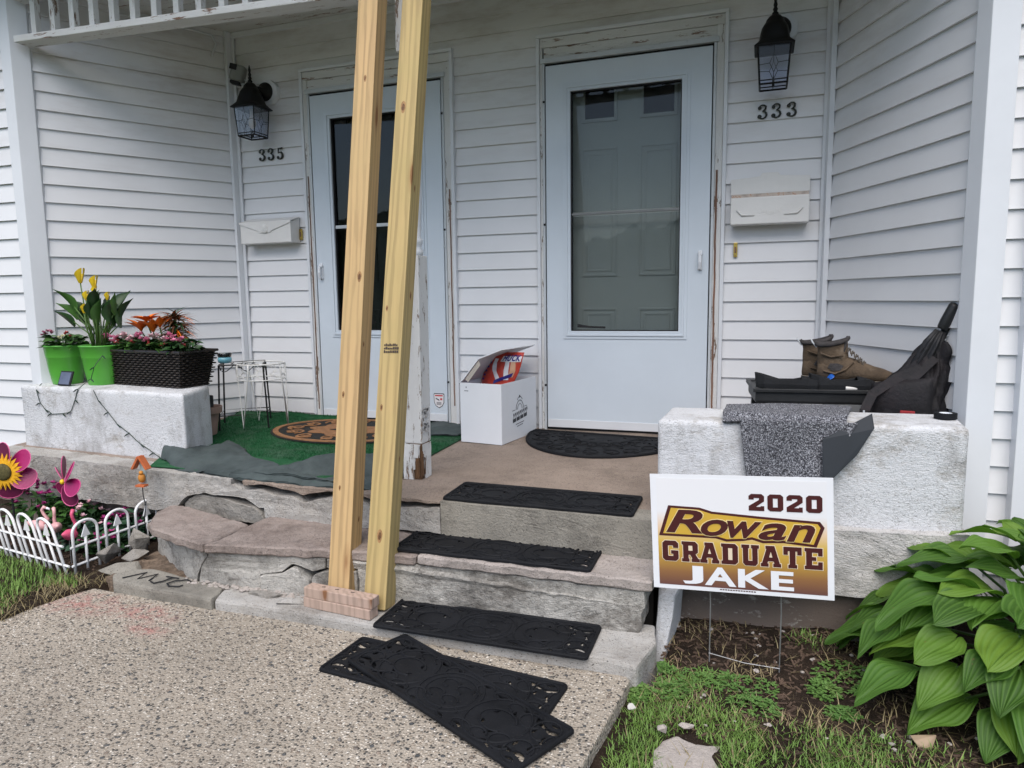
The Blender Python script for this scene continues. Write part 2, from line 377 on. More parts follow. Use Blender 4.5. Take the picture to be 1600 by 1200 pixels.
wall_planks((-5.2, -1.03), (-2.97, -1.03), [(r, 0, 2.23) for r in range(-1, 44)], zt=4.6, zb=-.4)
wall_planks((1.77, -1.0), (3.9, -1.0), [(r+.12, 0, 2.13) for r in range(-4, 44)], zt=4.6, zb=-.45)
def hpoly(name, pts, z0, z1, m, bevel=0.003, parent=house):
    k = MB(); k.prism(pts, z0, z1, lambda x, y, z: hp((x, y, z))); return k.build(name, m, parent, bevel=bevel)
# corner posts
hpoly('corner_post', [(-2.980, -1.046), (-2.905, -1.046), (-2.862, -.967), (-2.874, -.940), (-2.980, -.94)], -.06, 4.6, M['trim'])
hpoly('corner_post', [(1.676, -.925), (1.668, -.948), (1.697, -1.016), (1.783, -1.016), (1.783, -.92)], -.36, 4.6, M['trim'])
hpoly('corner_post', [(1.846, -1.05), (1.97, -1.05), (1.97, -.98), (1.846, -.98)], -.4, 4.6, M['trim'])
for (x, y), sx in ((LB, 1), (RB, -1)):      # inner corners: two thin strips each
    hpoly('corner_strip', [(x-.002, y+.03), (x+sx*.028, y+.03), (x+sx*.030, y+.016), (x+sx*.004, y+.002)][::sx], -.03, 2.47, M['trim'], .002)
    hpoly('corner_strip', [(x-sx*.016, y-.024), (x+sx*.002, y-.002), (x+sx*.016, y+.004), (x+sx*.008, y-.03)][::sx], -.03, 2.47, M['trim'], .002)
# skirt below the left facade
hpoly('skirt_board', [(-5.2, -1.052), (-2.99, -1.052), (-2.99, -1.0), (-5.2, -1.0)], -.36, -.108, M['trim'])
hpoly('foundation', [(-5.2, -1.02), (-2.6, -1.02), (-2.6, -.9), (-5.2, -.9)], -.7, -.361, M['found'])
hpoly('foundation', [(1.6, -.98), (3.9, -.98), (3.9, -.86), (1.6, -.86)], -.7, -.40, M['found'])
# ceiling and beam of the porch roof
hpoly('porch_ceiling', [(-2.95, -1.12), (1.75, -1.12), (1.34, .05), (-2.36, .05)], 2.47, 2.53, M['peel_h'])
k = MB(); k.bb(-2.30, 1.28, -.026, .012, 2.475, 2.53); 
hpoly('ceiling_moulding', [(-2.3, -.022), (1.27, -.022), (1.27, .0), (-2.3, .0)], 2.436, 2.469, M['trim'], .004)
hpoly('upper_wall', [(-2.97, -1.10), (1.77, -1.10), (1.77, -.98), (-2.97, -.98)], 2.54, 4.6, M['vinyl'])
hpoly('beam', [(-2.87, -1.06), (1.69, -1.06), (1.69, -.93), (-2.87, -.93)], 2.40, 2.469, M['peel_h'])
# spindle frieze hanging under the beam, sagging toward the turned post
fr = MB()
def rail(y0, y1, zA, zB, h, xa=-2.86, xb=-.52):
    fr.loft([[hp((x, y0, z)), hp((x, y1, z)), hp((x, y1, z+h)), hp((x, y0, z+h))] for x, z in ((xa, zA), (xb, zB))])
rail(-1.055, -.955, 2.150, 2.072, .034)
frz = fr.build('frieze_rail', M['peel_h'], house, bevel=.004)
ft = MB(); ft.loft([[hp((x, -1.04, z)), hp((x, -.97, z)), hp((x, -.97, z+.03)), hp((x, -1.04, z+.03))] for x, z in ((-2.86, 2.372), (-.52, 2.366))])
ft.build('top_rail', M['peel_h'], frz, bevel=.003)
ft = MB(); ft.loft([[hp((x, -1.055, z)), hp((x, -.955, z)), hp((x, -.955, z+.034)), hp((x, -1.055, z+.034))] for x, z in ((-.44, 2.070), (1.69, 2.12))])
fr2 = ft.build('frieze_rail', M['peel_h'], house, bevel=.004)
ft = MB(); ft.loft([[hp((x, -1.04, z)), hp((x, -.97, z)), hp((x, -.97, z+.03)), hp((x, -1.04, z+.03))] for x, z in ((-.44, 2.366), (1.69, 2.372))]); ft.build('top_rail', M['peel_h'], fr2, bevel=.003)
sp = MB(); sp.box((0, 0, .1175), (.034, .034, .225)); spm = sp.mesh('spindle', M['peel'], bevel=.002)
x = -2.745
while x < -.6:
    z = 2.184-(x+2.86)/2.34*.078; inst('spindle', spm, frz, hp((x, -1.005, z-.004))); x += .1385
x = -.33
while x < 1.62: inst('spindle', spm, fr2, hp((x, -1.005, 2.114+(x+.44)/2.13*.05-.01))); x += .1385
# a pale cable and clip under the left corner of the ceiling
k = MB(); k.tube([hp(p) for p in ((-2.62, -.58, 2.43), (-2.47, -.33, 2.435), (-2.36, -.12, 2.43), (-2.345, -.1, 2.38), (-2.36, -.13, 2.30))], .007, 6); k.build('cable_conduit', M['trim'], house, smooth=True)
# ---- doors
M['steelgrey'] = mat('grey_rail', (.2, .21, .21), .5)
def text_flat(*a, **k): return text_mesh(*a, **k)
def door_unit(xa, xb, ja, jb, hinge_left, dark):
    rh, rm = (.010, M['alu']) if dark else (.006, M['steelgrey'])
    """xa,xb slab edges; ja,jb outer edges of the trim"""
    def bx(mb, x0, x1, y0, y1, z0, z1): a, b = hp((x0, y0, z0)), hp((x1, y1, z1)); mb.bb(a.x, b.x, a.y, b.y, a.z, b.z)
    def part(name, m, boxes, parent, bevel=.002):
        k = MB()
        for q in boxes: bx(k, *q)
        return k.build(name, m, parent, bevel=bevel)
    tr = part('door_trim', M['trim'], [(ja, ja+.019, -.024, .016, -.025, 2.166)], house, .003)
    part('trim_strip', M['trim'], [(jb-.019, jb, -.024, .016, -.025, 2.166)], tr, .003)
    part('trim_strip', M['trim'], [(ja, jb, -.0245, .016, 2.1665, 2.186)], tr, .003)
    ca, cb = ja+.020, jb-.020
    part('casing', M['peel'], [(ca, xa-.020, -.014, .05, -.025, 2.115)], tr, .002)
    part('casing', M['peel'], [(xb+.020, cb, -.014, .05, -.025, 2.115)], tr, .002)
    part('casing', M['peel_h'], [(ca, cb, -.016, .05, 2.1155, 2.164)], tr, .003)
    part('header_board', M['peel_h'], [(ca+.022, cb-.022, -.008, .05, 2.0575, 2.114)], tr, .001)
    part('door_frame', M['alu'], [(xa-.0195, xa-.006, -.02, .03, -.03, 2.03)], tr, .002)
    part('door_frame', M['alu'], [(xb+.006, xb+.0195, -.02, .03, -.03, 2.03)], tr, .002)
    part('door_frame', M['alu'], [(xa-.03, xb+.03, -.026, .03, 2.0305, 2.056)], tr, .002)
    part('sill', M['alu'], [(xa-.02, xb+.02, -.07, .05, -.05, -.034)], tr, .002)
    part('gasket', M['gap'], [(xa-.006, xa-.0005, -.004, .03, -.03, 2.028), (xb+.0005, xb+.006, -.004, .03, -.03, 2.028), (xa-.006, xb+.006, -.003, .03, 2.017, 2.0295), (xa, xb, -.006, .03, -.033, -.012)], tr, 0)
    # storm door leaf
    ga, gb, g0, g1 = xa+.142, xb-.152, .552, 1.868
    k = MB(); y0, y1 = -.018, .018
    for q in ((xa, ga, y0, y1, -.012, 2.016), (gb, xb, y0, y1, -.012, 2.016), (ga, gb, y0, y1, g1, 2.016), (ga, gb, y0, y1, -.012, g0)): pass
    k.holed([[(xa, -.012), (xb, -.012), (xb, 2.016), (xa, 2.016)], [(ga, g0), (ga, g1), (gb, g1), (gb, g0)]], y0, y1, lambda x, z, y: hp((x, y, z)))
    leaf = k.build('storm_door', M['door'], house, bevel=.003)
    e = .044
    k = MB()
    for i, (o, yy) in enumerate(((e, -.0235), (e*.62, -.030), (e*.25, -.0245))):
        k.holed([[(ga-o, g0-o), (gb+o, g0-o), (gb+o, g1+o), (ga-o, g1+o)], [(ga, g0), (ga, g1), (gb, g1), (gb, g0)]] if i == 0 else
                [[(ga-o, g0-o), (gb+o, g0-o), (gb+o, g1+o), (ga-o, g1+o)], [(ga-o+.010, g0-o+.010), (ga-o+.010, g1+o-.010), (gb+o-.010, g1+o-.010), (gb+o-.010, g0-o+.010)]], yy, -.017 if i == 0 else -.0236, lambda x, z, y: hp((x, y, z)))
    k.build('glass_moulding', M['door'], leaf, bevel=.0015)
    part('kick_rail', M['trim'], [(xa+.004, xb-.004, -.0215, -.0175, -.010, .036)], leaf, .0015)
    zr = 1.205
    part('meeting_rail', rm, [(ga+.001, gb-.001, -.012, .004, zr-rh, zr+rh)], leaf, .002)
    part('pane', M['glass'], [(ga+.001, gb-.001, -.003, .000, g0+.001, zr-.012)], leaf, 0)
    part('pane', M['glass_dark'] if dark else M['glass'], [(ga+.001, gb-.001, .004, .007, zr+.012, g1-.001)], leaf, 0)
    part('inner_edge', M['gap'], [(ga, ga+.006, -.012, .012, g0, g1), (gb-.006, gb, -.012, .012, g0, g1), (ga+.006, gb-.006, -.012, .012, g1-.006, g1), (ga+.006, gb-.006, -.011, .012, g0, g0+.006)], leaf, 0)
    hx = xb-.044 if hinge_left else xa+.036
    k = MB(); k.box(hp((hx, -.0215, .93)), (.022, .007, .105))
    k.tube([hp(p) for p in ((hx, -.02, .885), (hx, -.045, .889), (hx+.001, -.052, .92), (hx, -.046, .955), (hx, -.022, .962))], [.007, .009, .010, .009, .007], 8)
    k.lathe([(.014, 0), (.013, .014), (.006, .018)], 12, hp((hx, -.018, .965)), Matrix.Rotation(PI/2, 3, 'X'))
    k.build('handle', M['trim'], leaf, smooth=False, bevel=.0015)
    hs = xa-.010 if hinge_left else xb+.010
    for z in (.13, 1.05, 1.72):
        for dz in (0, .1): part('hinge', M['gap'] if dz else M['alu'], [(hs-.006, hs+.006, -.0235, -.0195, z+dz, z+dz+.012)], leaf, .001)
    # entry door behind the glass
    E = M['entry_dark'] if dark else M['entry']
    ed = part('entry_door', E, [(xa-.018, xb+.018, .085, .125, -.02, 2.056)], house, .002)
    part('jamb', M['entry'] if not dark else E, [(xa-.019, xa-.004, .031, .0845, -.02, 2.056), (xb+.004, xb+.019, .031, .0845, -.02, 2.056), (xa-.003, xb+.003, .031, .0845, 2.036, 2.056)], ed, 0)
    mid = (xa+xb)/2
    for (p0, p1) in ((mid-.265, mid-.062), (mid+.062, mid+.265)):
        for (z0, z1) in ((.86, 1.575), (.2, .68)):
            k = MB()
            for o, yy in ((0, .078), (.028, .080)):
                k.holed([[(p0+o, z0+o), (p1-o, z0+o), (p1-o, z1-o), (p0+o, z1-o)], [(p0+o+.012, z0+o+.012), (p0+o+.012, z1-o-.012), (p1-o-.012, z1-o-.012), (p1-o-.012, z0+o+.012)]], yy, .0848, lambda x, z, y: hp((x, y, z)))
            k.build('panel', E, ed, bevel=.002)
        part('window', M['gap'], [(p0+.02, p1-.02, .0815, .0846, 1.735, 1.9)], ed, 0)
        k = MB(); k.holed([[(p0, 1.715), (p1, 1.715), (p1, 1.92), (p0, 1.92)], [(p0+.019, 1.734), (p0+.019, 1.901), (p1-.019, 1.901), (p1-.019, 1.734)]], .074, .0847, lambda x, z, y: hp((x, y, z))); k.build('window_frame', E, ed, bevel=.002)
    return leaf, ed
leafR, edR = door_unit(-.178, .718, -.232, .795, True, False)
leafL, edL = door_unit(-1.722, -.822, -1.792, -.742, False, True)
k = MB(); k.tube([hp((.0, -.006, .578)), hp((.16, -.006, .572))], .006, 6); k.tube([hp((.0, -.006, .588)), hp((.1, -.006, .572))], .004, 6); k.build('closer_arm', M['gap'], leafR)
# dark wood strip where the casing paint is gone
k = MB(); a = hp((.749, -.0165, 0)); k.box((a.x, a.y, .72+.03), (.009, .004, 1.35)); k.build('bare_strip', M['bare'], house, rough=(.003, 9, .06))
k = MB(); a = hp((-1.757, -.0165, 0)); k.box((a.x, a.y, .78+.03), (.006, .004, 1.5)); k.build('bare_strip', M['bare'], house, rough=(.003, 9, .06))
k = MB(); a = hp((-.776, -.0165, 0)); k.box((a.x, a.y, .74+.03), (.006, .004, 1.3)); k.build('bare_strip', M['bare'], house, rough=(.003, 9, .06))
# security sticker on the left door
M['stk'] = mat('sticker_white', (.75, .72, .73), .4, .03); M['stk_d'] = mat('sticker_ink', (.03, .03, .04), .4); M['stk_r'] = mat('sticker_red', (.5, .05, .06), .4)
sh = [(-.036, .042), (-.03, .046), (.03, .046), (.036, .042), (.034, -.012), (.022, -.034), (0, -.047), (-.022, -.034), (-.034, -.012)]
f = lambda dx, dz, y: hp((-.879+dx, y, .118+dz))
k = MB(); k.prism(sh[::-1], -.0195, -.0182, f); st = k.build('sticker', M['stk_d'], leafL)
k = MB(); k.prism([(x*.9, z*.9) for x, z in sh][::-1], -.0202, -.0196, f); k.build('sticker_face', M['stk'], st)
k = MB(); k.prism([(-.022, .012), (-.02, .018), (.0, .008), (.004, -.0), (-.004, .002)][::-1], -.0209, -.0203, f)
for z in (-.012, -.019, -.026): k.prism([(-.016, z), (.016, z), (.016, z+.003), (-.016, z+.003)], -.0209, -.0203, f)
k.build('sticker_mark', M['stk_d'], st)
k = MB(); k.prism([(-.026, .028), (.026, .028), (.026, .036), (-.026, .036)], -.0209, -.0203, f); k.prism([(.008, .004), (.022, .004), (.022, .016), (.008, .016)], -.0209, -.0203, f); k.build('sticker_mark', M['stk_r'], st)
M['rubble'] = mat('crumbled_brown_rubble', (.17, .125, .09), .95, .5, 30, 1., 90)
# ------------------------------------------------------------------ concrete porch with piers and steps
porch = thing('concrete_porch', 'cracked concrete porch with two white parapet piers and crumbling steps', 'porch', (-.5, -1.2, -.43))
def pp(p): return Vector(p)-Vector((-.5, -1.2, -.43))
edge = [(-3.02, -1.285), (-1.75, -1.395), (-1.1, -1.44), (-.19, -1.468), (.645, -1.468), (.66, -1.455), (1.655, -1.345)]
back = [(1.66, .06), (-3.02, .06)]
k = MB()   # floor surface: sloping slab, front faces are separate pieces
inset = [(x, y+.125) for x, y in edge]
poly = inset+back
k.loft([[pp((x, y, floor_z(y)-.1)) for x, y in poly], [pp((x, y, floor_z(y))) for x, y in poly]])
slab = k.build('slab', M['slab'], porch, bevel=.006, rough=(.003, 4, .12), smooth=False)
k = MB(); core = [(x, y+.13) for x, y in edge]+back
k.loft([[pp((x, y, z)) for x, y in core] for z in (-.6, -.14)]); k.build('core', M['dark_fill'], porch)
def face_piece(name, pts, path, depth, m, off=0., rough=(.005, 19, .028), bevel=.003):
    """polygon in (x,z) standing on a polyline path (x->y), extruded inwards by depth"""
    xs = [p[0] for p in path]; ys = [p[1] for p in path]
    def f(x, z, t):
        return pp((x, float(np.interp(x, xs, ys))+off+t, z))
    # add intermediate points along long edges so that the face follows the path
    q = []
    for i, (a, b) in enumerate(zip(pts, pts[1:]+pts[:1])):
        n = max(1, int(abs(b[0]-a[0])/.12))
        q += [(a[0]+(b[0]-a[0])*t/n, a[1]+(b[1]-a[1])*t/n) for t in range(n)]
    k = MB(); k.holed([q], 0, depth, f); return k.build(name, m, porch, bevel=bevel, rough=rough, seg=1)
fzE = floor_z(-1.44)
crack = [(-1.198, -.083), (-1.097, -.068), (-.998, -.072), (-.915, -.082), (-.858, -.094), (-.729, -.067), (-.581, -.066), (-.513, -.082), (-.378, -.075), (-.228, -.072)]
def top_z(x): return floor_z(float(np.interp(x, [p[0] for p in edge], [p[1] for p in edge])))+.001
# ledge under the left pier, joined with the slab edge up to the broken hole
hole = [(-1.592, -.206), (-1.56, -.176), (-1.532, -.16), (-1.47, -.145), (-1.415, -.133), (-1.35, -.138), (-1.286, -.133), (-1.178, -.132), (-1.139, -.149), (-1.104, -.172), (-1.072, -.171), (-1.07, -.212), (-1.051, -.222), (-.94, -.215), (-.866, -.222), (-.749, -.226), (-.6, -.205), (-.399, -.193), (-.2, -.186)]
lo = [(x, z-.025+.009*math.sin(x*40)+.004*math.sin(x*97)) for x, z in crack]
P1 = [(-3.02, -.27), (-1.758, -.252), (-1.62, -.225)]+hole+[(-.2, -.084)]+lo[::-1][1:]+[(-1.26, -.079), (-1.26, top_z(-1.26)), (-1.5, top_z(-1.5)), (-1.75, top_z(-1.75)), (-3.02, top_z(-3.0))]
face_piece('slab_edge', P1, edge, .13, M['ledge'])
hi = [(x, z+.004) for x, z in crack]
P2 = [(-1.19, -.078)]+hi[1:]+[(-.2, -.064), (-.2, top_z(-.2)), (-.7, top_z(-.7)), (-1.19, top_z(-1.19))]
face_piece('slab_lip', P2, edge, .13, M['slab'])
P3 = [(-.195, -.205), (.648, -.205), (.648, top_z(.6)), (-.195, top_z(-.1))]
face_piece('patched_riser', P3, edge, .13, M['patch'], rough=(.003, 8, .08))
P4 = [(.655, -.285), (1.655, -.285), (1.655, top_z(1.6)), (.655, top_z(.7))]
face_piece('slab_edge', P4, edge, .13, M['ledge_pale'])
P5 = [(-1.58, -.245), (-1.58, -.205), (-1.545, -.177), (-1.485, -.152), (-1.35, -.152), (-1.256, -.158), (-1.127, -.172), (-1.085, -.20), (-1.06, -.246)]
face_piece('broken_chunk', P5, [(-1.6, -1.385), (-1.05, -1.45)], .1, M['broken'], rough=(.006, 14, .03))
# cap stones of the lower step
def cap(name, pts, z, m, th=.038, dz=0):
    k = MB(); k.loft([[pp((x, y, z-th)) for x, y in pts], [pp((x, y, z)) for x, y in pts]]); return k.build(name, m, porch, bevel=.006, rough=(.0055, 17, .025), seg=1)
k = MB(); k.loft([[pp((x, y, z)) for x, y in ((-1.62, -1.80), (-.6, -1.83), (-.6, -1.6), (-1.66, -1.5))] for z in (-.52, -.413)]); k.build('rubble_bed', M['rubble'], porch, rough=(.012, 16, .03))
cap('cap_stone', [(-1.545, -1.60), (-1.50, -1.675), (-1.42, -1.725), (-1.25, -1.775), (-1.075, -1.815), (-1.05, -1.76), (-1.058, -1.66), (-1.055, -1.56), (-1.30, -1.49), (-1.545, -1.42), (-1.605, -1.44), (-1.60, -1.53)], -.203, M['stone'])
cap('cap_stone', [(-1.068, -1.813), (-.8, -1.765), (-.50, -1.712), (-.205, -1.685), (-.205, -1.34), (-.68, -1.40), (-1.048, -1.42), (-1.05, -1.66), (-1.043, -1.76)], -.205, M['stone'])
cap('cap_stone', [(-.198, -1.684), (.25, -1.672), (.668, -1.668), (.672, -1.60), (.65, -1.40), (-.198, -1.34)], -.2005, M['stone2'])
# lower riser, cracked
pathR = [(-1.66, -1.47), (-1.60, -1.56), (-1.5, -1.635), (-1.38, -1.695), (-1.07, -1.785), (-.3, -1.672), (.65, -1.655)]
zt = -.2425
R1 = [(-1.64, -.45), (-1.56, -.45), (-1.383, -.44), (-1.17, -.43), (-1.165, -.365), (-1.125, -.308), (-1.088, -.272), (-1.092, -.25), (-1.09, zt), (-1.53, zt), (-1.64, zt)]
face_piece('lower_riser', R1, pathR, .16, M['riser'])
R2 = [(-1.079, zt), (-1.079, -.266), (-1.105, -.293), (-1.135, -.33), (-1.15, -.375), (-1.15, -.44), (-1.0, -.44), (-.858, -.44), (-.853, -.33), (-.76, -.307), (-.716, -.276), (-.69, -.282), (-.63, -.30), (-.575, -.286), (-.575, zt)]
face_piece('lower_riser', R2, pathR, .16, M['riser'])
face_piece('loose_riser_chunk', [(-.846, -.43), (-.846, -.330), (-.755, -.312), (-.712, -.288), (-.69, -.293), (-.645, -.338), (-.632, -.43)], pathR, .14, M['riser'], -.012)
face_piece('loose_riser_chunk', [(-.622, -.43), (-.636, -.335), (-.622, -.312), (-.575, -.296), (-.45, -.29), (-.45, -.405)], pathR, .14, M['riser'], -.004)
face_piece('lower_riser', [(-.57, zt), (-.57, -.284), (-.445, -.28), (-.44, -.405), (.3, -.405), (.62, -.405), (.636, -.37), (.63, -.33), (.645, -.30), (.64, zt)], pathR, .16, M['riser'])
k = MB(); c2 = [(x, y+.16) for x, y in pathR[1:]]+[(.6, -1.3), (-1.5, -1.3)]
k.loft([[pp((x, y, z)) for x, y in c2] for z in (-.56, -.262)]); k.build('core', M['dark_fill'], porch)
# plinth at walkway level; scratched slab at its left end
k = MB(); pts = [(-1.0, -1.80), (-.965, -1.882), (-.64, -1.876), (-.25, -1.883), (.55, -1.868), (.655, -1.885), (.69, -1.70), (.67, -1.58), (-1.0, -1.6)]
k.loft([[pp((x, y, -.56)) for x, y in pts], [pp((x, y, -.392)) for x, y in pts]]); k.build('plinth', M['ledge'], porch, bevel=.012, rough=(.006, 6, .05))
k = MB(); pts = [(-1.56, -1.815), (-1.50, -1.868), (-1.3, -1.885), (-.975, -1.888), (-.985, -1.83), (-1.01, -1.788), (-1.18, -1.75), (-1.347, -1.722), (-1.44, -1.715), (-1.53, -1.75)]
k.loft([[pp((x, y, -.5)) for x, y in pts], [pp((x, y, -.388)) for x, y in pts]]); mj = k.build('scratched_slab', M['patch'], porch, bevel=.012, rough=(.005, 6, .05))
k = MB()
def ml(pts): k.tube([pp((x, y, -.3835)) for x, y in pts], .0042, 5, flat=.5)
ml([(-1.475, -1.842), (-1.425, -1.765), (-1.405, -1.83), (-1.365, -1.765), (-1.345, -1.83)])
ml([(-1.31, -1.775), (-1.245, -1.775)]); ml([(-1.275, -1.775), (-1.285, -1.82), (-1.305, -1.845), (-1.33, -1.835)])
ml([(-1.17, -1.785), (-1.2, -1.775), (-1.24, -1.80), (-1.25, -1.83), (-1.22, -1.85), (-1.18, -1.84), (-1.175, -1.825)])
k.build('scratched_letters', M['gap'], mj)
# parapet piers
def pier(pts, z0, z1, name='parapet_pier'):
    k = MB(); k.loft([[pp((x, y, z)) for x, y in pts] for z in (z0, z1)]); return k.build(name, M['pier'], porch, bevel=.022, rough=(.004, 5, .06), seg=3, smooth=True)
pier([(-2.95, -1.145), (-1.705, -1.222), (-1.862, -.868), (-2.86, -.79)], -.09, .292)
pier([(.645, -1.405), (1.642, -1.300), (1.66, -1.0), (.655, -1.098)], -.09, .302)
# foundation under the right half and the side of the steps
k = MB(); k.loft([[pp((x, y, z)) for x, y in ((.70, -1.392), (1.63, -1.285), (1.63, -1.0), (.70, -1.0))] for z in (-.65, -.2855)]); k.build('foundation', M['found'], porch, rough=(.003, 5, .1))
k = MB(); k.loft([[pp((x, y, -.56)) for x, y in ((.668, -1.60), (.70, -1.62), (.735, -1.40), (.665, -1.40))], [pp((x, y, -.285)) for x, y in ((.672, -1.56), (.735, -1.57), (.745, -1.40), (.66, -1.40))]]); k.build('stub_wall', M['pier'], porch, bevel=.012, rough=(.006, 8, .05))
k = MB(); k.loft([[pp((x, y, z)) for x, y in ((-2.95, -1.22), (-1.7, -1.33), (-1.7, -1.0), (-2.95, -1.0))] for z in (-.65, -.268)]); k.build('foundation', M['found'], porch, rough=(.003, 5, .1))
# porch roof overhang in front of the beam (shades the upper walls)
hpoly('roof_overhang', [(-5.2, -1.5), (3.9, -1.5), (3.9, -1.0), (-5.2, -1.0)], 2.60, 2.70, M['peel_h'])
# ------------------------------------------------------------------ lumber bracing the porch
def lumber(name, base, green):
    m, n, b = new_mat(name); g = NG(n); co = g.coords((1, 1, 1), rand=True)
    mp = g.node('ShaderNodeMapping'); mp.inputs['Scale'].default_value = (30, 30, .9); g.to(co, mp.inputs[0])
    f1 = g.noise(mp.outputs[0], 1.6, 6, .6, .6)
    wv = g.node('ShaderNodeTexWave', wave_type='RINGS', rings_direction='Z'); mp2 = g.node('ShaderNodeMapping'); mp2.inputs['Scale'].default_value = (1, 1, .07); mp2.inputs['Location'].default_value = (.05, .07, 0)
    g.to(co, mp2.inputs[0]); g.to(mp2.outputs[0], wv.inputs[0]); wv.inputs['Scale'].default_value = 15; wv.inputs['Distortion'].default_value = 7; wv.inputs['Detail'].default_value = 4; wv.inputs['Detail Scale'].default_value = 1.8
    c = g.ramp(wv.outputs['Fac'], [(.1, tuple(x*.74 for x in base)), (.45, base), (.9, tuple(min(1, x*1.1) for x in base))])
    c = g.mix(g.ramp(f1, [(.35, 0.), (.7, .5)]), c, tuple(x*.72 for x in base))
    c = g.mix(g.ramp(g.noise(co, 2.2, 4, .6), [(.4, 0.), (.7, .7)]), c, green)
    mp3 = g.node('ShaderNodeMapping'); mp3.inputs['Scale'].default_value = (9, 9, 2.1); g.to(co, mp3.inputs[0])
    d = g.voro(mp3.outputs[0], 1.); c = g.mix(g.ramp(d, [(.075, .9), (.11, .35), (.2, 0.)]), c, (.2, .085, .03))
    g.to(c, b.inputs['Base Color']); b.inputs['Roughness'].default_value = .62; b.inputs['Specular IOR Level'].default_value = .3
    g.to(g.bump(f1, .18, .004), b.inputs['Normal']); return m
M['pine'] = lumber('new_pine', (.50, .335, .165), (.47, .34, .16)); M['treated'] = lumber('treated_pine', (.46, .335, .15), (.39, .31, .125))
M['offcut'] = lumber('pink_offcut', (.45, .33, .27), (.4, .3, .24)); M['ink'] = mat('stamp_ink', (.05, .035, .03), .7)
def brace(label, base, top, m, tw):
    b, t = Vector(base), Vector(top); ax = (t-b); L = ax.length
    o = thing('wood_brace', label, 'wooden post', base, group='leaning lumber braces')
    q = ax.to_track_quat('Z', 'Y'); o.rotation_mode = 'QUATERNION'
    zr = Matrix.Rotation(tw, 4, 'Z').to_quaternion()
    # keep square faces turned to the street
    zx = ax.normalized(); xx = Vector((math.cos(tw), math.sin(tw), 0)); xx = (xx-zx*xx.dot(zx)).normalized(); yy = zx.cross(xx)
    o.rotation_quaternion = Matrix((xx, yy, zx)).transposed().to_quaternion()
    k = MB(); k.box((0, 0, L/2), (.088, .088, L)); k.build('beam', m, o, bevel=.004)
    return o
b1 = brace('pale pine four-by-four leaning beside the porch post, the left one of the two', (-.500, -1.715, -.392), (-.578, -1.12, 2.40), M['pine'], .07)
b2 = brace('yellowish treated four-by-four with a black grade stamp leaning in front of the porch post', (-.325, -1.745, -.392), (-.365, -1.12, 2.40), M['treated'], .07)
M['knot'] = mat('knot_brown', (.13, .06, .022), .6, .5, 90); M['knot_ring'] = mat('knot_halo', (.3, .17, .07), .65, .3, 60)
def knot(o, face, a, z, r_):
    f = (lambda x, y, t: (a+x, -.044-t, z+y)) if face == 'front' else (lambda x, y, t: (.044+t, a+x, z+y))
    k = MB(); k.prism([(r_*.62*(1+.12*math.sin(3*t))*math.cos(t), r_*1.5*math.sin(t)) for t in (2*PI*i/16 for i in range(16))], -.001, .0002, f); kn = k.build('knot', M['knot_ring'], o)
    k = MB(); k.prism([(r_*.36*(1+.2*math.sin(2*t))*math.cos(t), r_*.85*math.sin(t)) for t in (2*PI*i/12 for i in range(12))], .0004, .0007, f); k.build('knot_heart', M['knot'], kn)
for q in (('front', .024, 1.245, .015), ('front', -.02, .78, .009), ('front', .005, 2.06, .010), ('right', -.02, .98, .008), ('right', .01, .3, .008), ('front', -.015, .42, .007)): knot(b1, *q)
for q in (('front', .004, .265, .017), ('front', -.01, 1.92, .017), ('front', -.025, 1.12, .008), ('right', -.01, 1.6, .010), ('right', .012, 1.18, .012), ('front', -.022, .74, .009), ('right', .0, .55, .008)): knot(b2, *q)
k = MB()
rs = random.Random(3)
for r_ in range(3):
    x = -.026
    while x < .028:
        wd = rs.uniform(.003, .008); k.bb(x, x+wd, -.0462, -.0442, .975-.013*r_, .975-.013*r_+rs.choice((.006, .009))); x += wd+.002
k.build('grade_stamp', M['ink'], b2)
for i, (z, lab) in enumerate(((-.391, 'lower of two stacked pinkish wood offcuts wedged against the leaning posts'), (-.3525, 'upper of two stacked pinkish wood offcuts wedged against the leaning posts'))):
    o = thing('wood_offcut', lab, 'wood block', (-.445+.004*i, -1.82+.003*i, z), -.09+.02*i, 'wood offcuts')
    k = MB(); k.box((0, 0, .019), (.30, .05, .0375)); k.build('block', M['offcut'], o, bevel=.003, rough=(.001, 9, .1))
    if i:
        k = MB()
        for x in (-.08, -.02, .05): k.box((x, .004, .0385), (.014, .004, .0012), .3)
        k.build('staple_mark', M['ink'], o)
# ------------------------------------------------------------------ turned porch post
pb, pt = Vector((-.448, -1.165, floor_z(-1.165))), Vector((-.505, -1.01, 2.08))
post = thing('porch_post', 'white turned porch post with peeling paint and a rotten base', 'porch post', pb)
def ring_sq(c, w, z): return [Vector((c.x+sx*w, c.y+sy*w, z)) for sx, sy in ((-1, -1), (1, -1), (1, 1), (-1, 1))]
def pc(z): t = z/(pt.z-pb.z); return (pt-pb)*t
k = MB(); w_ = .0455
k.loft([ring_sq(pc(z), w_, z) for z in (.16, .985)])
k.build('lower_block', M['peel'], post, bevel=.005)
k = MB(); k.loft([ring_sq(pc(z), w_, z) for z in (1.86, pt.z-pb.z+.03)]); k.build('upper_block', M['peel'], post, bevel=.008)
prof = [(.98, .03), (.99, .043), (1.005, .045), (1.015, .036), (1.03, .036), (1.04, .042), (1.055, .042), (1.065, .033), (1.12, .036), (1.25, .042), (1.40, .040), (1.53, .032), (1.545, .036), (1.558, .032), (1.57, .036), (1.582, .031), (1.68, .034), (1.700, .040), (1.712, .034), (1.75, .040), (1.775, .041), (1.79, .036), (1.80, .042), (1.812, .034), (1.83, .033), (1.838, .043), (1.852, .043), (1.862, .03)]
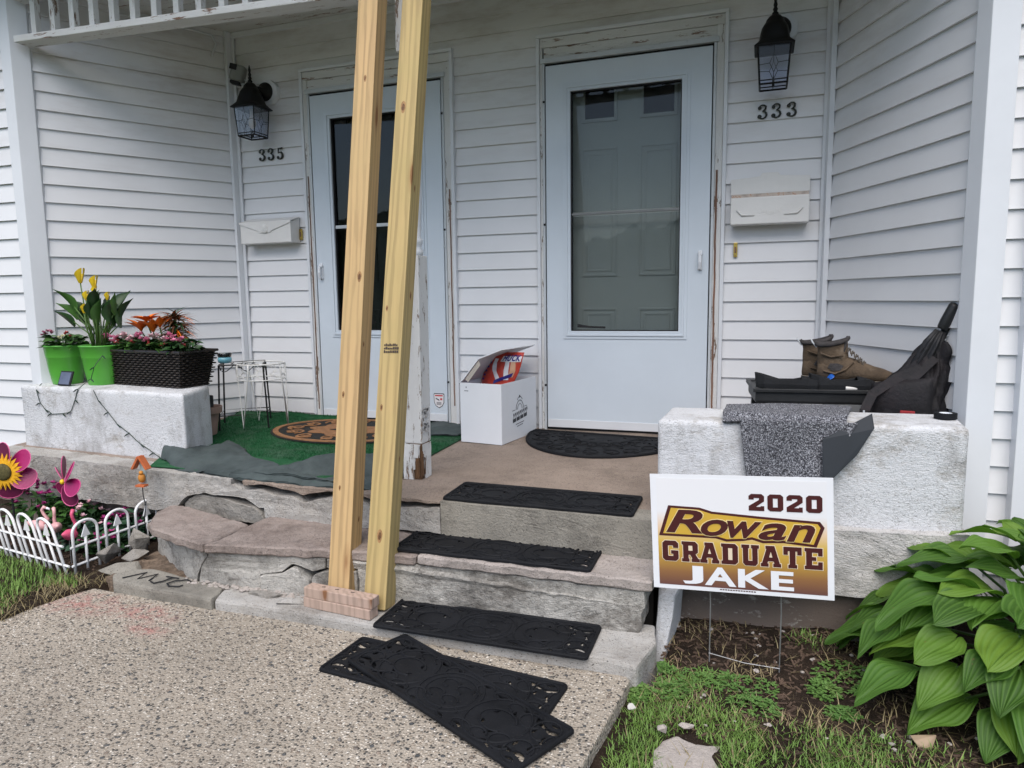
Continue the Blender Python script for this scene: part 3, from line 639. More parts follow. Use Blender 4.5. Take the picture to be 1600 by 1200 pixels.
k = MB(); k.loft([[pc(z)+Vector((r*math.cos(2*PI*j/24), r*math.sin(2*PI*j/24), 0)) for j in range(24)] for z, r in prof]); k.build('turned_shaft', M['trim'], post, smooth=True)
# base: painted block with a corner rotted out, splintered wood inside
k = MB(); k.loft([[Vector(p) for p in ((-w_, -w_, z), (.000, -w_, z), (.000, -.010, z), (w_, -.010, z), (w_, w_, z), (-w_, w_, z))] for z in (.0, .045)]); k.loft([[Vector((x, y, z)) for x, y in ((-w_, -w_), (.004, -w_), (.020, -.030), (w_, -.014), (w_, w_), (-w_, w_))] for z in (.0452, .1)])
k.loft([[Vector((x, y, .1002)) for x, y in ((-w_, -w_), (.026, -w_), (.03, -.035), (w_, -.03), (w_, w_), (-w_, w_))], ring_sq(pc(.158), w_, .158)[:2][:1]+[Vector((.028, -w_, .158)), Vector((.032, -.038, .158)), Vector((w_, -.033, .158))]+ring_sq(pc(.158), w_, .158)[2:]])
k.build('base_block', M['peel'], post, rough=(.002, 20, .03))
k = MB(); k.loft([ring_sq(Vector((.002, .002, 0)), w_-.006, z) for z in (.002, .159)]); M['rot'] = mat('rotten_wood', (.13, .07, .035), .9, .7, 9, .8, 60, stretch=(5, 5, .7)); k.build('rotten_core', M['rot'], post, rough=(.006, 26, .02))
k = MB()
for i in range(26):
    a = rs.uniform(-.05, 1); x = .012+.036*max(0, min(1, a)); y = -w_+.004 if x < .03 else -.03+rs.uniform(-.012, .014)
    x += rs.uniform(-.004, .004); h = rs.uniform(.03, .11); k.box((x, y, h/2+rs.uniform(0, .03)), (rs.uniform(.003, .007), rs.uniform(.003, .006), h), rs.uniform(0, 1))
k.build('splinter', M['rot'], post, rough=(.002, 40, .03))
k = MB(); k.box((-.001, .0, -.004), (.098, .098, .006)); k.build('metal_plate', M['gap'], post, rz=.03)
for z0, nm in ((.325, 0),):   # grey scuffs where stickers were pulled off
    k = MB()
    for (z, h) in ((.30, .045), (.235, .05)):
        for _ in range(26): k.box((w_+.0008, rs.uniform(-.03, .03), z+rs.uniform(-h/2, h/2)), (.0012, rs.uniform(.006, .02), rs.uniform(.004, .012)), 0, Matrix.Rotation(rs.uniform(-.6, .6), 3, 'X'))
    k.build('adhesive_mark', mat('adhesive_grey', (.55, .55, .55), .8), post)
# ------------------------------------------------------------------ lanterns
def lantern(label, x, z0, bulb):
    o = thing('wall_lantern', label, 'lantern', (x, 0, z0), group='porch lanterns')     # z0: bottom of the cage
    Bk = M['black_metal']; cy = -.145; hw = .073; hb = .062; ht = .175
    k = MB(); k.prism([(.076*math.cos(PI/8+i*PI/4), .30+.076*math.sin(PI/8+i*PI/4)) for i in range(8)], -.03, .012, lambda a, b, y: (a+.035, y, b)); k.build('mount_block', M['trim'], o, bevel=.004)
    k = MB(); k.lathe([(.058, 0), (.058, .008), (.05, .016), (.03, .03), (.018, .045), (.014, .09)], 24, (.02, -.03, .30), Matrix.Rotation(PI/2, 3, 'X')); k.build('backplate', Bk, o, smooth=True)
    k = MB(); k.tube([(.02, -.06, .30), (.015, -.09, .305), (.0, cy+.02, .305), (0, cy, .30)], .011, 8); k.build('arm', Bk, o, smooth=True)
    k = MB()   # square eave swelling into a round bell
    def ringz(r, z, sq): 
        out = []
        for j in range(32):
            a = 2*PI*j/32; c, s = math.cos(a), math.sin(a); q = 1/max(abs(c), abs(s)); t = r*(sq*q+(1-sq)); out.append((t*c, cy+t*s, z))
        return out
    for r, z, sq in ((0, 0, 0),): pass
    k.loft([ringz(r, z, sq) for r, z, sq in ((.070, ht-.004, 1), (.089, ht-.006, 1), (.091, ht-.002, 1), (.078, ht+.014, .9), (.071, ht+.03, .6), (.068, ht+.06, .3), (.060, ht+.095, .15), (.048, ht+.115, 0), (.044, ht+.118, 0), (.040, ht+.132, 0), (.026, ht+.148, 0), (.013, ht+.156, 0))]); k.build('roof', Bk, o, smooth=True)
    k = MB(); k.lathe([(.013, 0), (.016, .008), (.008, .016), (.012, .026), (.007, .036), (.010, .046), (.006, .06), (.009, .075), (.003, .10), (.0005, .105)], 12, (0, cy, ht+.154)); k.build('finial', Bk, o, smooth=True)
    k = MB()
    B = [(sx*hb, cy+sy*hb, 0) for sx, sy in ((-1, -1), (1, -1), (1, 1), (-1, 1))]; Tp = [(sx*hw, cy+sy*hw, ht) for sx, sy in ((-1, -1), (1, -1), (1, 1), (-1, 1))]
    for a, b in zip(B, Tp): k.tube([a, b], .0042, 4)
    for i in range(4): k.tube([B[i], B[(i+1) % 4]], .0048, 4); k.tube([[B[i][0]*1.02, cy+(B[i][1]-cy)*1.02, .016], [B[(i+1) % 4][0]*1.02, cy+(B[(i+1) % 4][1]-cy)*1.02, .016]], .003, 4)
    k.build('cage', Bk, o)
    for i in range(4):
        a0, a1, c0, c1 = (Vector(p) for p in (B[i], B[(i+1) % 4], Tp[i], Tp[(i+1) % 4]))
        P = lambda u, v: (a0+(a1-a0)*u)*(1-v)+(c0+(c1-c0)*u)*v
        k = MB(); k.add([P(.02, .02), P(.98, .02), P(.98, .98), P(.02, .98)], [(0, 1, 2, 3)]); pn = k.build('pane', M['lamp_glass'], o, solid=.002)
        k = MB()
        for seg in ([(.5, .02), (.5, .28), (.36, .52), (.5, .78), (.64, .52), (.5, .28)], [(0.02, .5), (.36, .52)], [(.64, .52), (.98, .54)], [(.5, .78), (.5, .98)]): k.tube([P(u, v) for u, v in seg], .0016, 4)
        k.build('leading', Bk, pn)
    if bulb:
        k = MB(); k.lathe([(.008, .05), (.02, .065), (.024, .085), (.02, .105), (.012, .125), (.012, .17)], 14, (0, cy, 0)); k.build('bulb', mat('bulb_frosted', (.6, .52, .42), .3), o, smooth=True)
    k = MB(); k.lathe([(.006, .0), (.006, .03), (.002, .045)], 8, (0, cy, 0)); k.build('pin', Bk, o)
    return o
lantern('black carriage lantern on the wall above the number 333', 1.012, 1.748, False)
lantern('black carriage lantern holding a bulb, on the wall above the number 335', -2.062, 1.772, True)
# motion sensor beside the left lantern
M['sens'] = mat('sensor_grey', (.2, .21, .19), .5)
o = thing('motion_sensor', 'small grey motion sensor on a bracket above the left lantern', 'sensor', (-2.185, -.10, 2.12), .35)
k = MB(); k.box((0, 0, .06), (.085, .07, .10), 0, Matrix.Rotation(.25, 3, 'Y')); k.build('housing', M['sens'], o, bevel=.018, seg=3, smooth=True)
k = MB(); k.box((-.018, -.034, .095), (.045, .01, .035), 0, Matrix.Rotation(.25, 3, 'Y')); k.build('lens', M['gap'], o, bevel=.003)
k = MB(); k.box((-.02, .0, .004), (.06, .055, .02), 0, Matrix.Rotation(.25, 3, 'Y')); k.build('bottom_cap', M['gap'], o, bevel=.006)
k = MB(); k.tube([(.01, .01, .01), (.05, .04, -.03), (.08, .07, -.05), (.09, .1, -.05)], .012, 8); k.tube([(.03, 0, .03), (.075, .05, -.02)], .004, 5); k.build('bracket', M['alu'], o, smooth=True)
# house numbers
def digit(k, ch, x, z, h):
    s = h/2; P = lambda u, v: (x+u*s, -.0045, z+(v+1)*s)
    if ch == '3':
        k.tube([P(*p) for p in ((-.52, .62), (-.42, .84), (-.15, .98), (.2, .94), (.4, .72), (.36, .4), (.1, .16), (-.12, .1))], [.004, .0055, .0065, .007, .009, .009, .006, .003], 8, flat=.6)
        k.tube([P(*p) for p in ((-.12, .1), (.2, .04), (.46, -.2), (.52, -.5), (.36, -.82), (.05, -.98), (-.3, -.93), (-.52, -.7))], [.003, .006, .0095, .010, .009, .0065, .006, .004], 8, flat=.6)
        k.ball(P(-.46, .58), .0095, sc=(1, .5, 1)); k.ball(P(-.46, -.66), .0105, sc=(1, .5, 1))
    else:
        k.tube([P(*p) for p in ((.5, .98), (.2, .88), (-.3, .9), (-.36, .5), (-.42, .08))], [.005, .009, .008, .005, .003], 8, flat=.6)
        k.tube([P(*p) for p in ((-.42, .06), (-.1, .24), (.25, .2), (.48, -.1), (.5, -.5), (.32, -.84), (0, -.98), (-.3, -.93), (-.52, -.7))], [.003, .006, .008, .010, .010, .008, .006, .006, .004], 8, flat=.6)
        k.ball(P(-.46, -.66), .0105, sc=(1, .5, 1))
M['num'] = mat('number_paint', (.03, .035, .03), .5, .4, 60)
def number(s, xs, z, h, label):
    o = thing('house_number', label, 'house number', ((xs[0]+xs[2])/2, 0, z), group='house numbers')
    for c, x in zip(s, xs): k = MB(); digit(k, c, x-o.location.x, 0, h); k.build('digit', M['num'], o, smooth=True)
number('333', (.968, 1.034, 1.106), 1.632, .068, 'black curly house number 333 under the right lantern')
number('335', (-2.112, -2.044, -1.972), 1.655, .072, 'black curly house number 335 under the left lantern')
# mailboxes
o = thing('mailbox', 'closed off-white wall mailbox with a pointed envelope flap, left of the far door', 'mailbox', (-2.045, 0, 1.118), group='wall mailboxes')
k = MB(); k.loft([[(-.195, y, 0), (.195, y, 0), (.195, y, z), (-.195, y, z)] for y, z in ((-.10, .128), (-.004, .16))]); k.build('body', M['mail'], o, bevel=.004)
k = MB(); k.loft([[(x, y-dy, z+.002) for x, y, z in ((-.2, -.004, .161), (.2, -.004, .161), (.2, -.106, .130), (-.2, -.106, .130))] for dy in (0, )]+[[(x, y, z+.006) for x, y, z in ((-.2, -.004, .161), (.2, -.004, .161), (.2, -.106, .130), (-.2, -.106, .130))]]); k.build('lid', M['mail'], o)
k = MB(); k.prism([(-.2, .134), (.2, .134), (.2, .124), (.055, .078), (.04, .066), (-.04, .066), (-.055, .078), (-.2, .124)][::-1], -.1065, -.103, lambda x, z, y: (x, y, z)); fl = k.build('flap', M['mail'], o, bevel=.0012)
k = MB(); k.lathe([(.028, 0), (.024, .006), (.012, .010), (.002, .011)], 12, (0, -.106, .088), Matrix.Rotation(PI/2, 3, 'X')); k.build('emblem', M['mail'], fl, rough=(.003, 60, .012))
o = thing('mailbox', 'white wall mailbox with its lid standing open, right of the near door', 'mailbox', (1.012, 0, 1.10), group='wall mailboxes')
k = MB(); k.bb(-.186, .186, -.10, -.006, 0, .134); k.build('body', M['mail'], o, bevel=.005)
k = MB(); k.loft([[(x, y, z) for x, z in ((-.19, .160), (.19, .160), (.19, .236), (.05, .246), (.037, .262), (-.037, .262), (-.05, .246), (-.19, .236))] for y in (-.021, -.017)]); ld = k.build('lid', M['mail'], o, bevel=.001)
k = MB(); k.loft([[(x, y, z) for x, y, z in ((-.186, -.03, .137), (.186, -.03, .137), (.186, -.02, .160), (-.186, -.02, .160))], [(x, y, z) for x, y, z in ((-.186, -.006, .137), (.186, -.006, .137), (.186, -.006, .160), (-.186, -.006, .160))]]); M['rust'] = mat('rusty_hinge', (.5, .42, .36), .6, .3, 30, dirt=((.35, .14, .05), 30, .55, .1)); k.build('hinge', M['rust'], o)
for sx in (-1, 1): k = MB(); k.tube([(sx*.155, -.1015, .072), (sx*.13, -.1045, .046), (sx*.07, -.1025, .042)], [.006, .006, .002], 6); k.build('scroll_relief', M['mail'], o, smooth=True)
k = MB()
for i in range(9): k.box((-.045+i*.0115, -.1012, .058+.006*math.sin(i)), (.005, .003, .018), 0)
k.build('raised_lettering', M['mail'], o, bevel=.001)
for nm, x, z, s in (('narrow brass plate on the siding beside the left mailbox', -1.839, 1.136, .07), ('narrow brass plate on the siding below the right mailbox', .852, .942, .074)):
    o = thing('brass_plate', nm, 'brass plate', (x, -.002, z), group='brass plates')
    k = MB(); k.box((0, -.006, s/2), (.02, .010, s)); k.build('plate', M['brass'], o, bevel=.002)
    k = MB(); k.box((0, -.0115, s/2), (.009, .003, s*.42)); k.build('slot', M['bare'], o, bevel=.001)
    k = MB(); [k.ball((0, -.011, q), .0026, 8, 4) for q in (.006, s-.006)]; k.build('screw', M['bare'], o)
# ------------------------------------------------------------------ floor coverings
def turf():
    m, n, b = new_mat('artificial_turf'); g = NG(n); co = g.geo()
    c = g.ramp(g.noise(co, 220, 4, .7), [(.3, (.006, .045, .018)), (.55, (.014, .1, .035)), (.8, (.04, .19, .075))])
    c = g.mix(g.ramp(g.noise(co, 5, 6, .7), [(.5, 0.), (.75, .5)]), c, (.12, .17, .13))
    g.to(c, b.inputs['Base Color']); b.inputs['Roughness'].default_value = .8; b.inputs['Specular IOR Level'].default_value = .2
    g.to(g.bump(g.noise(co, 260, 3, .7), .9, .006), b.inputs['Normal']); return m
M['turf'] = turf()
def turf_back():
    m, n, b = new_mat('turf_backing'); g = NG(n); co = g.geo((1, 1, 1))
    w1 = g.node('ShaderNodeTexWave'); w1.inputs['Scale'].default_value = 60; w1.inputs['Distortion'].default_value = 2; g.to(co, w1.inputs[0])
    c = g.ramp(g.noise(co, 6, 7, .65), [(.3, (.02, .03, .032)), (.7, (.07, .09, .09))])
    c = g.mix(g.ramp(g.noise(co, 90, 3, .6), [(.6, 0.), (.75, .5)]), c, (.03, .085, .055))
    g.to(c, b.inputs['Base Color']); b.inputs['Roughness'].default_value = .8
    g.to(g.bump(w1.outputs['Fac'], .25, .003), b.inputs['Normal']); return m
M['turfback'] = turf_back()
carpet = thing('turf_carpet', 'green artificial turf carpet with its grey backing folded over along the porch edge', 'carpet', (-1.4, -.6, floor_z(-.6)))
CL = Vector((-1.4, -.6, floor_z(-.6)))
k = MB()
def sheet(u, v):
    x = -2.28+u*(1.73); y = -1.36+v*1.30
    # left boundary follows the pier and the splayed wall
    lx = np.interp(y, [-1.36, -.86, -.03], [-1.80, -2.12, -2.42]); x = lx+u*(-.56+(.0 if y > -.9 else (y+.9)*.15)-lx)
    z = floor_z(y)+.009+.008*max(0, noise.noise((x*4, y*4, 1)))+.02*math.exp(-((x+1.93)**2+(y+.15)**2)/.012)
    if v > .96 and u < .5: z += .018
    return Vector((x, y, z))-CL
k.grid(sheet, 60, 50); k.build('turf_pile', M['turf'], carpet, smooth=True, solid=.006)
k = MB(); rt_ = random.Random(12)
for _ in range(26000):
    u, v = rt_.random(), .22+.78*rt_.random(); p = sheet(u, v); a = rt_.uniform(0, 2*PI); c_, s_ = math.cos(a)*.0016, math.sin(a)*.0016; h_ = rt_.uniform(.006, .012)
    k.add([p+Vector((c_, s_, -.001)), p-Vector((c_, s_, .001)), p+Vector((rt_.uniform(-.005, .005), rt_.uniform(-.005, .005), h_))], [(0, 1, 2)])
tag(k.build('turf_fibres', M['turf'], carpet, fixn=False), kind='stuff')
def fold(name, front, inner, prof, nu=60, nv=16, seed=0):
    """backing folded over: front and inner are matching polylines (x,y); prof(u,v)->height"""
    F = np.array(front); I = np.array(inner); tF = np.linspace(0, 1, len(F)); tI = np.linspace(0, 1, len(I))
    def fn(u, v):
        a = np.array([np.interp(u, tF, F[:, i]) for i in (0, 1)]); b = np.array([np.interp(u, tI, I[:, i]) for i in (0, 1)])
        p = a+(b-a)*v; z = floor_z(p[1])+prof(u, v)+.013*noise.noise((p[0]*9, p[1]*9, seed))+.009*noise.noise((p[0]*26, p[1]*18, seed))
        return Vector((p[0], p[1], z))-CL
    k = MB(); k.grid(fn, nu, nv); k.grid(lambda u, v: fn(u, v)-Vector((0, 0, .006)), nu, nv); return k.build(name, M['turfback'], carpet, smooth=True)
fold('folded_backing', [(-1.86, -1.235), (-1.64, -1.365), (-1.36, -1.405), (-1.10, -1.42), (-.80, -1.425), (-.60, -1.42), (-.495, -1.38)],
     [(-1.84, -1.20), (-1.80, -1.02), (-1.70, -.93), (-1.56, -.97), (-1.46, -1.12), (-1.27, -1.365), (-1.23, -1.375)],
     lambda u, v: -.014*(1-v)**4*(u > .1)+.020+(1-u)**.7*(.060*max(0, math.sin(PI*min(1, v*1.0)))**.8*(.55+.45*math.sin(u*9+1))+.035*math.exp(-((u-.35)/.1)**2)*v), 50, 20, 2)
fold('folded_backing', [(-1.29, -1.408), (-1.05, -1.422), (-.80, -1.428), (-.60, -1.424), (-.47, -1.33), (-.50, -1.24)],
     [(-1.27, -1.40), (-1.08, -1.245), (-.92, -1.115), (-.80, -1.03), (-.66, -.98), (-.52, -1.0)],
     lambda u, v: -.016*(1-v)**4+.018+.012*math.sin(v*PI)+.062*math.exp(-((v-.72)/.15)**2)*min(1, max(0, u*2.6-.05))-.016*math.exp(-((v-.43)/.1)**2), 50, 30, 5)
fold('folded_corner', [(-.555, -.36), (-.62, -.40), (-.75, -.42), (-.86, -.43)], [(-.60, -.20), (-.68, -.09), (-.78, -.06), (-.88, -.05)], lambda u, v: .018+.016*math.sin(PI*v)+.02*(1-u)*(1-v), 14, 10, 8)
# oval scroll mat
M['coir'] = mat('coir_brown', (.27, .135, .062), .95, .25, 30, .5, 240); M['coir_black'] = mat('coir_black', (.014, .013, .012), .9, .3, 30, .4, 200)
mc = Vector((-1.30, -.42, floor_z(-.42)+.014)); o = thing('oval_doormat', 'brown and black oval scroll doormat on the green turf', 'doormat', mc, -.03)
el = lambda a, b, n=48: [(a*math.cos(2*PI*i/n), b*math.sin(2*PI*i/n)) for i in range(n)]
A_, B_ = .475, .325
k = MB(); k.prism(el(A_, B_), 0, .006, lambda x, y, z: (x, y, z+.021*y)); k.build('base', M['coir_black'], o)
k = MB(); k.holed([el(A_*.97, B_*.96), el(A_*.90, B_*.87)[::-1]], .0065, .011, lambda x, y, z: (x, y, z+.021*y)); k.build('border', M['coir'], o)
def spiral(k, cx, cy, r, a0, turns, dirn, w=.010, z=.009):
    n = 22; k.tube([(cx+r*(1-.75*i/n)*math.cos(a0+dirn*turns*2*PI*i/n), cy+r*(1-.75*i/n)*math.sin(a0+dirn*turns*2*PI*i/n), z+.021*cy) for i in range(n+1)], w*.5, 5, flat=.5)
for i in range(12):
    a = 2*PI*i/12+.1; cx, cy = A_*.685*math.cos(a), B_*.66*math.sin(a); k = MB()
    spiral(k, cx, cy, .058, a+PI*.5, 1.2, 1 if i % 2 else -1, .014); spiral(k, cx*1.13+.01, cy*1.13, .035, a-1, .9, -1 if i % 2 else 1, .011)
    k.build('scroll', M['coir'], o)
k = MB(); n = 40; k.prism([((.47+.06*math.cos(8*t))*A_*math.cos(t), (.45+.07*math.cos(8*t))*B_*math.sin(t)) for t in (2*PI*i/n for i in range(n))], .0065, .0105, lambda x, y, z: (x, y, z+.021*y)); ce = k.build('center', M['coir'], o)
k = MB(); k.prism([(-.09, -.03), (-.02, -.045), (.06, -.03), (.03, 0), (.07, .04), (.01, .025), (-.03, .05), (-.04, .01)], .0106, .0125); k.build('motif', M['coir_black'], ce)
# rubber mats with perforations
def rubber():
    m, n, b = new_mat('black_rubber'); g = NG(n); co = g.coords(rand=True)
    c = g.ramp(g.noise(co, 7, 6, .7), [(.3, (.005, .0055, .007)), (.75, (.014, .015, .018))])
    c = g.mix(g.ramp(g.noise(co, 190, 3, .6), [(.66, 0.), (.74, .4)]), c, (.12, .115, .1))
    g.to(c, b.inputs['Base Color']); g.to(g.ramp(g.noise(co, 14, 4, .6), [(.3, .6), (.7, .85)]), b.inputs['Roughness']); b.inputs['Specular IOR Level'].default_value = .2
    g.to(g.bump(g.noise(co, 240, 3, .6), .35, .002), b.inputs['Normal']); return m
M['rubber'] = rubber()
def bean(cx, cy, a, b, rot, n=10, bend=.35):
    out = []
    for i in range(n):
        t = 2*PI*i/n; x, y = a*math.cos(t), b*math.sin(t); y += bend*x*x/a
        out.append((cx+x*math.cos(rot)-y*math.sin(rot), cy+x*math.sin(rot)+y*math.cos(rot)))
    return out
def rrect(a, b, r, n=5):
    out = []
    for sx, sy, a0 in ((1, 1, 0), (-1, 1, PI/2), (-1, -1, PI), (1, -1, 1.5*PI)):
        out += [(sx*(a-r)+r*math.cos(a0+PI/2*i/n), sy*(b-r)+r*math.sin(a0+PI/2*i/n)) for i in range(n+1)]
    return out
LM, WM = .765, .235
holes = []
for sx in (-1, 1):
    for sy in (-1, 1):
        for (x, y, a, b, r) in ((.345, .062, .026, .010, .25), (.335, .088, .016, .006, .1), (.292, .072, .030, .009, -.5), (.350, .020, .009, .018, .2), (.300, .030, .018, .007, 1.0), (.245, .085, .022, .007, .3), (.215, .05, .016, .006, -.9), (.13, .085, .018, .006, .2), (.17, .028, .012, .005, 1.2), (.06, .092, .014, .0045, -.1)):
            holes.append(bean(sx*x, sy*y, a, b, r*sx*sy, bend=.35*sy))
k = MB(); k.holed([rrect(LM/2, WM/2, .014)]+holes, 0, .006)
rim = rrect(LM/2-.005, WM/2-.005, .012); k.tube([(x, y, .007) for x, y in rim], .005, 6, closed=True)
def arc(cx, cy, rx, ry, a0, a1, n=14): return [(cx+rx*math.cos(a0+(a1-a0)*i/n), cy+ry*math.sin(a0+(a1-a0)*i/n), .0066) for i in range(n+1)]
ribs = [arc(0, 0, .105, .098, 0, 2*PI, 28), arc(0, 0, .085, .078, 0, 2*PI, 28)]
for sx in (-1, 1):
    ribs += [arc(sx*.2, 0, .095, .10, 0, 2*PI, 24), arc(sx*.2, 0, .06, .045, .4, 5.4, 20)]
    for sy in (-1, 1):
        ribs += [arc(sx*.33, sy*.055, .04, .045, .2, 5.2, 16), arc(sx*.27, sy*.06, .036, .03, 1, 6, 14), arc(sx*.14, sy*.085, .035, .02, 0, 4.5, 12), arc(sx*.07, sy*.075, .03, .028, .6, 5, 12), arc(sx*.2, sy*.075, .028, .02, .3, 4.8, 12), arc(sx*.365, sy*.03, .012, .025, 0, 4, 8), arc(sx*.03, sy*.03, .03, .02, .3, 4.8, 10)]
for r_ in ribs: k.tube(r_, .0036, 5)
matmesh = k.mesh('stair_mat', M['rubber'])
def smat(label, c, z, rz, rx=0, ry=0):
    o = inst('stair_mat', matmesh, None, (*c, z), (rx, ry, rz)); return tag(o, label, 'rubber mat', 'black rubber stair mats')
smat('black perforated rubber mat on the porch edge, topmost of the stair mats', (.185, -1.335), floor_z(-1.335)+.003, -.004, .021)
smat('black perforated rubber mat on the pale cap stone of the lower step', (.073, -1.545), -.198, .01)
smat('black perforated rubber mat at the foot of the steps, touching the lower riser', (.118, -1.785), -.388, .01)
smat('black rubber mat on the walkway lying under another crossed mat', (.075, -2.07), -.4285, -.095)
smat('frontmost black rubber mat on the walkway, lying across another mat', (.15, -2.155), -.4155, -.445, .0, .012)
# half-round mat at the right door
o = thing('half_round_mat', 'black half-round rubber scroll mat in front of the right door', 'rubber mat', (.20, -.125, floor_z(-.125)+.002), -.085)
n = 36; HR = [(.445*math.cos(PI+PI*i/n), .52*math.sin(PI+PI*i/n)) for i in range(n+1)]; HR = HR[:1]+HR[1:-1]+HR[-1:]
hl = []
def inside(x, y, m=.06): return (x/(.445-m))**2+(y/(.52-m))**2 < 1 and y < -.045
for rr in (.13, .22, .31, .40):
    for i in range(int(rr*36)):
        t = PI+PI*(i+.5)/int(rr*36); x, y = rr*.96*math.cos(t), rr*1.1*math.sin(t)
        if inside(x, y, .055): hl.append(bean(x, y, .019, .009, t+PI/2+(.7 if i % 2 else -.7), 8, .3))
k = MB(); k.holed([HR]+hl, 0, .006, lambda x, y, z: (x, y, z+.021*y)); k.build('rubber_sheet', M['rubber'], o)
k = MB(); k.tube([(x*.985, y*.985, .007+.021*y) for x, y in HR], .007, 6); k.tube([(-.44, -.004, .007), (.44, -.004, .007)], .007, 6); k.build('rim', M['rubber'], o)
for i in range(22):
    t = PI+PI*(i+.5)/22; rr = .36 if i % 2 else .22; x, y = rr*1.0*math.cos(t), rr*1.14*math.sin(t)
    k = MB(); k.tube([(x+.052*(1-.6*j/16)*math.cos(t+j/16*7), y+.052*(1-.6*j/16)*math.sin(t+j/16*7), .0065+.021*y) for j in range(17)], .0045, 5); k.build('scroll', M['rubber'], o)
# ------------------------------------------------------------------ white carton with a snack bag
M['carton'] = mat('white_carton', (.72, .74, .77), .55, .03, 4); M['kraft'] = mat('carton_inside', (.45, .41, .36), .8, .08, 9); M['print'] = mat('black_print', (.03, .032, .04), .5)
bx_ = thing('carton', 'white cardboard carton with black print, lid propped open, between the doors', 'box', (-.385, -.272, floor_z(-.27)), -.14)
W, D, H = .253, .425, .325; th = .004; k = MB()
for q in ((-W/2, W/2, -D/2, -D/2+th, 0, H), (-W/2, W/2, D/2-th, D/2, 0, H), (-W/2, -W/2+th, -D/2+th, D/2-th, 0, H), (W/2-th, W/2, -D/2+th, D/2-th, 0, H), (-W/2+th, W/2-th, -D/2+th, D/2-th, 0, .005)): k.bb(*q)
k.build('body', M['carton'], bx_, bevel=.0012)
k = MB(); pr = [(-W/2-.012, H-.004), (-W/2+.02, H+.022), (-.01, H+.135), (W/2+.0, H+.185), (W/2+.004, H+.1805), (-.008, H+.129), (-W/2+.022, H+.016), (-W/2-.01, H-.008)]
k.loft([[(x, y, z) for x, z in pr] for y in (-D/2-.002, D/2-.01)]); k.build('lid', M['carton'], bx_)
k = MB(); k.loft([[(x, y, z) for x, z in ((-W/2+.03, H+.018), (-.01, H+.122), (.0, H+.098), (-W/2+.05, H+.004))] for y in (-D/2+.004, -D/2+.007)]); k.build('tuck_flap', M['kraft'], bx_)
# print on the right side
f = lambda a, z, t: (W/2+.0006+t, a, z)
k = MB()
for i in range(4): a = -.085+i*.045; s = .0; k.holed([[(a, .098+(a+.085)*.10), (a+.038, .098+(a+.123)*.10), (a+.038, .118+(a+.123)*.10), (a, .118+(a+.085)*.10)]], 0, .0006, f)
for a0, a1, z in ((-.05, .05, .083), (-.035, .035, .070)): k.holed([[(a0, z), (a1, z+.006), (a1, z+.0095), (a0, z+.0035)]], 0, .0006, f)
for sgn in (-1, 1): k.holed([[(sgn*.09, .168+sgn*.004), (sgn*.055, .168+sgn*.003), (sgn*.055, .171+sgn*.003), (sgn*.09, .171+sgn*.004)][::sgn]], 0, .0006, f)
k.tube([f(.045*math.cos(t), .165+.05*math.sin(t), .0004) for t in (PI*i/14 for i in range(15))], .0016, 4); k.tube([f(.028*math.cos(t), .165+.03*math.sin(t), .0004) for t in (PI*i/10 for i in range(11))], .0014, 4)
k.tube([f(.035*math.cos(t), .20+.035*math.sin(t), .0004) for t in (.5+2.1*i/10 for i in range(11))], .0016, 4)
for i in range(9): a = -.08+i*.02; k.tube([f(a, .128+a*.1, .0004), f(a+.004, .158+a*.1, .0004), f(a+.011, .140+a*.1, .0004), f(a+.013, .157+a*.1, .0004)], .0011, 4)
k.ball((W/2+.0008, .0, .236), .008, 8, 4, (.1, 1, 1)); k.build('printed_logo', M['print'], bx_)
k = MB(); k.bb(-.10, -.075, -D/2-.001, -D/2-.0002, H-.045, H-.042); k.bb(-.09, -.086, -D/2-.001, -D/2-.0002, H-.028, H-.02); k.build('front_mark', M['print'], bx_)
# snack bag
M['bag_red'] = mat('bag_red_foil', (.52, .055, .035), .28, .2, 8, .3, 30, spec=.6); M['bag_white'] = mat('bag_white_film', (.75, .75, .78), .3, .05); M['bag_blue'] = mat('bag_blue_ink', (.035, .03, .2), .35); M['bag_tan'] = mat('bag_tan', (.55, .32, .2), .35)
bg_ = thing('snack_bag', 'red snack bag with blue and white lettering sticking out of the carton', 'snack bag', (-.355, -.315, floor_z(-.27)+.12), -.14)
def bagf(u, v):     # u across, v up
    x = (u-.5)*(.195-.02*math.sin(v*7))-.035; z = v*.36; y = -.042*math.sin(PI*u)**.7*math.sin(PI*min(1, v*1.02))**.6+.006*noise.noise((u*7, v*9, 2)); return Vector((x+.16*max(0, v-.55), y+.03*v, z))
k = MB(); k.grid(bagf, 22, 26); k.grid(lambda u, v: Vector((bagf(u, v).x, -bagf(u, v).y+.06*v+.001, bagf(u, v).z)), 14, 14); k.build('pouch', M['bag_red'], bg_, smooth=True)
def on_bag(u, v, o=.0025): p = bagf(u, v); return (p.x, p.y-o, p.z)
def strip(pts, w, name, m, o=.003):
    k = MB(); n = len(pts)-1
    def fn(a, b):
        i = min(int(a*n), n-1); t = a*n-i; u = pts[i][0]+(pts[i+1][0]-pts[i][0])*t; v = pts[i][1]+(pts[i+1][1]-pts[i][1])*t
        return on_bag(min(.98, max(.02, u+(b-.5)*w)), v, o)
    k.grid(fn, 16, 4); return k.build(name, m, bg_, smooth=True)
strip([(.24, .90), (.25, .84), (.36, .72), (.6, .58)], .13, 'white_stripe', M['bag_white'])
strip([(.62, .86), (.70, .72), (.8, .58)], .12, 'white_stripe', M['bag_white'])
strip([(.78, .86), (.86, .72), (.86, .62)], .13, 'tan_patch', M['bag_tan'], .0024)
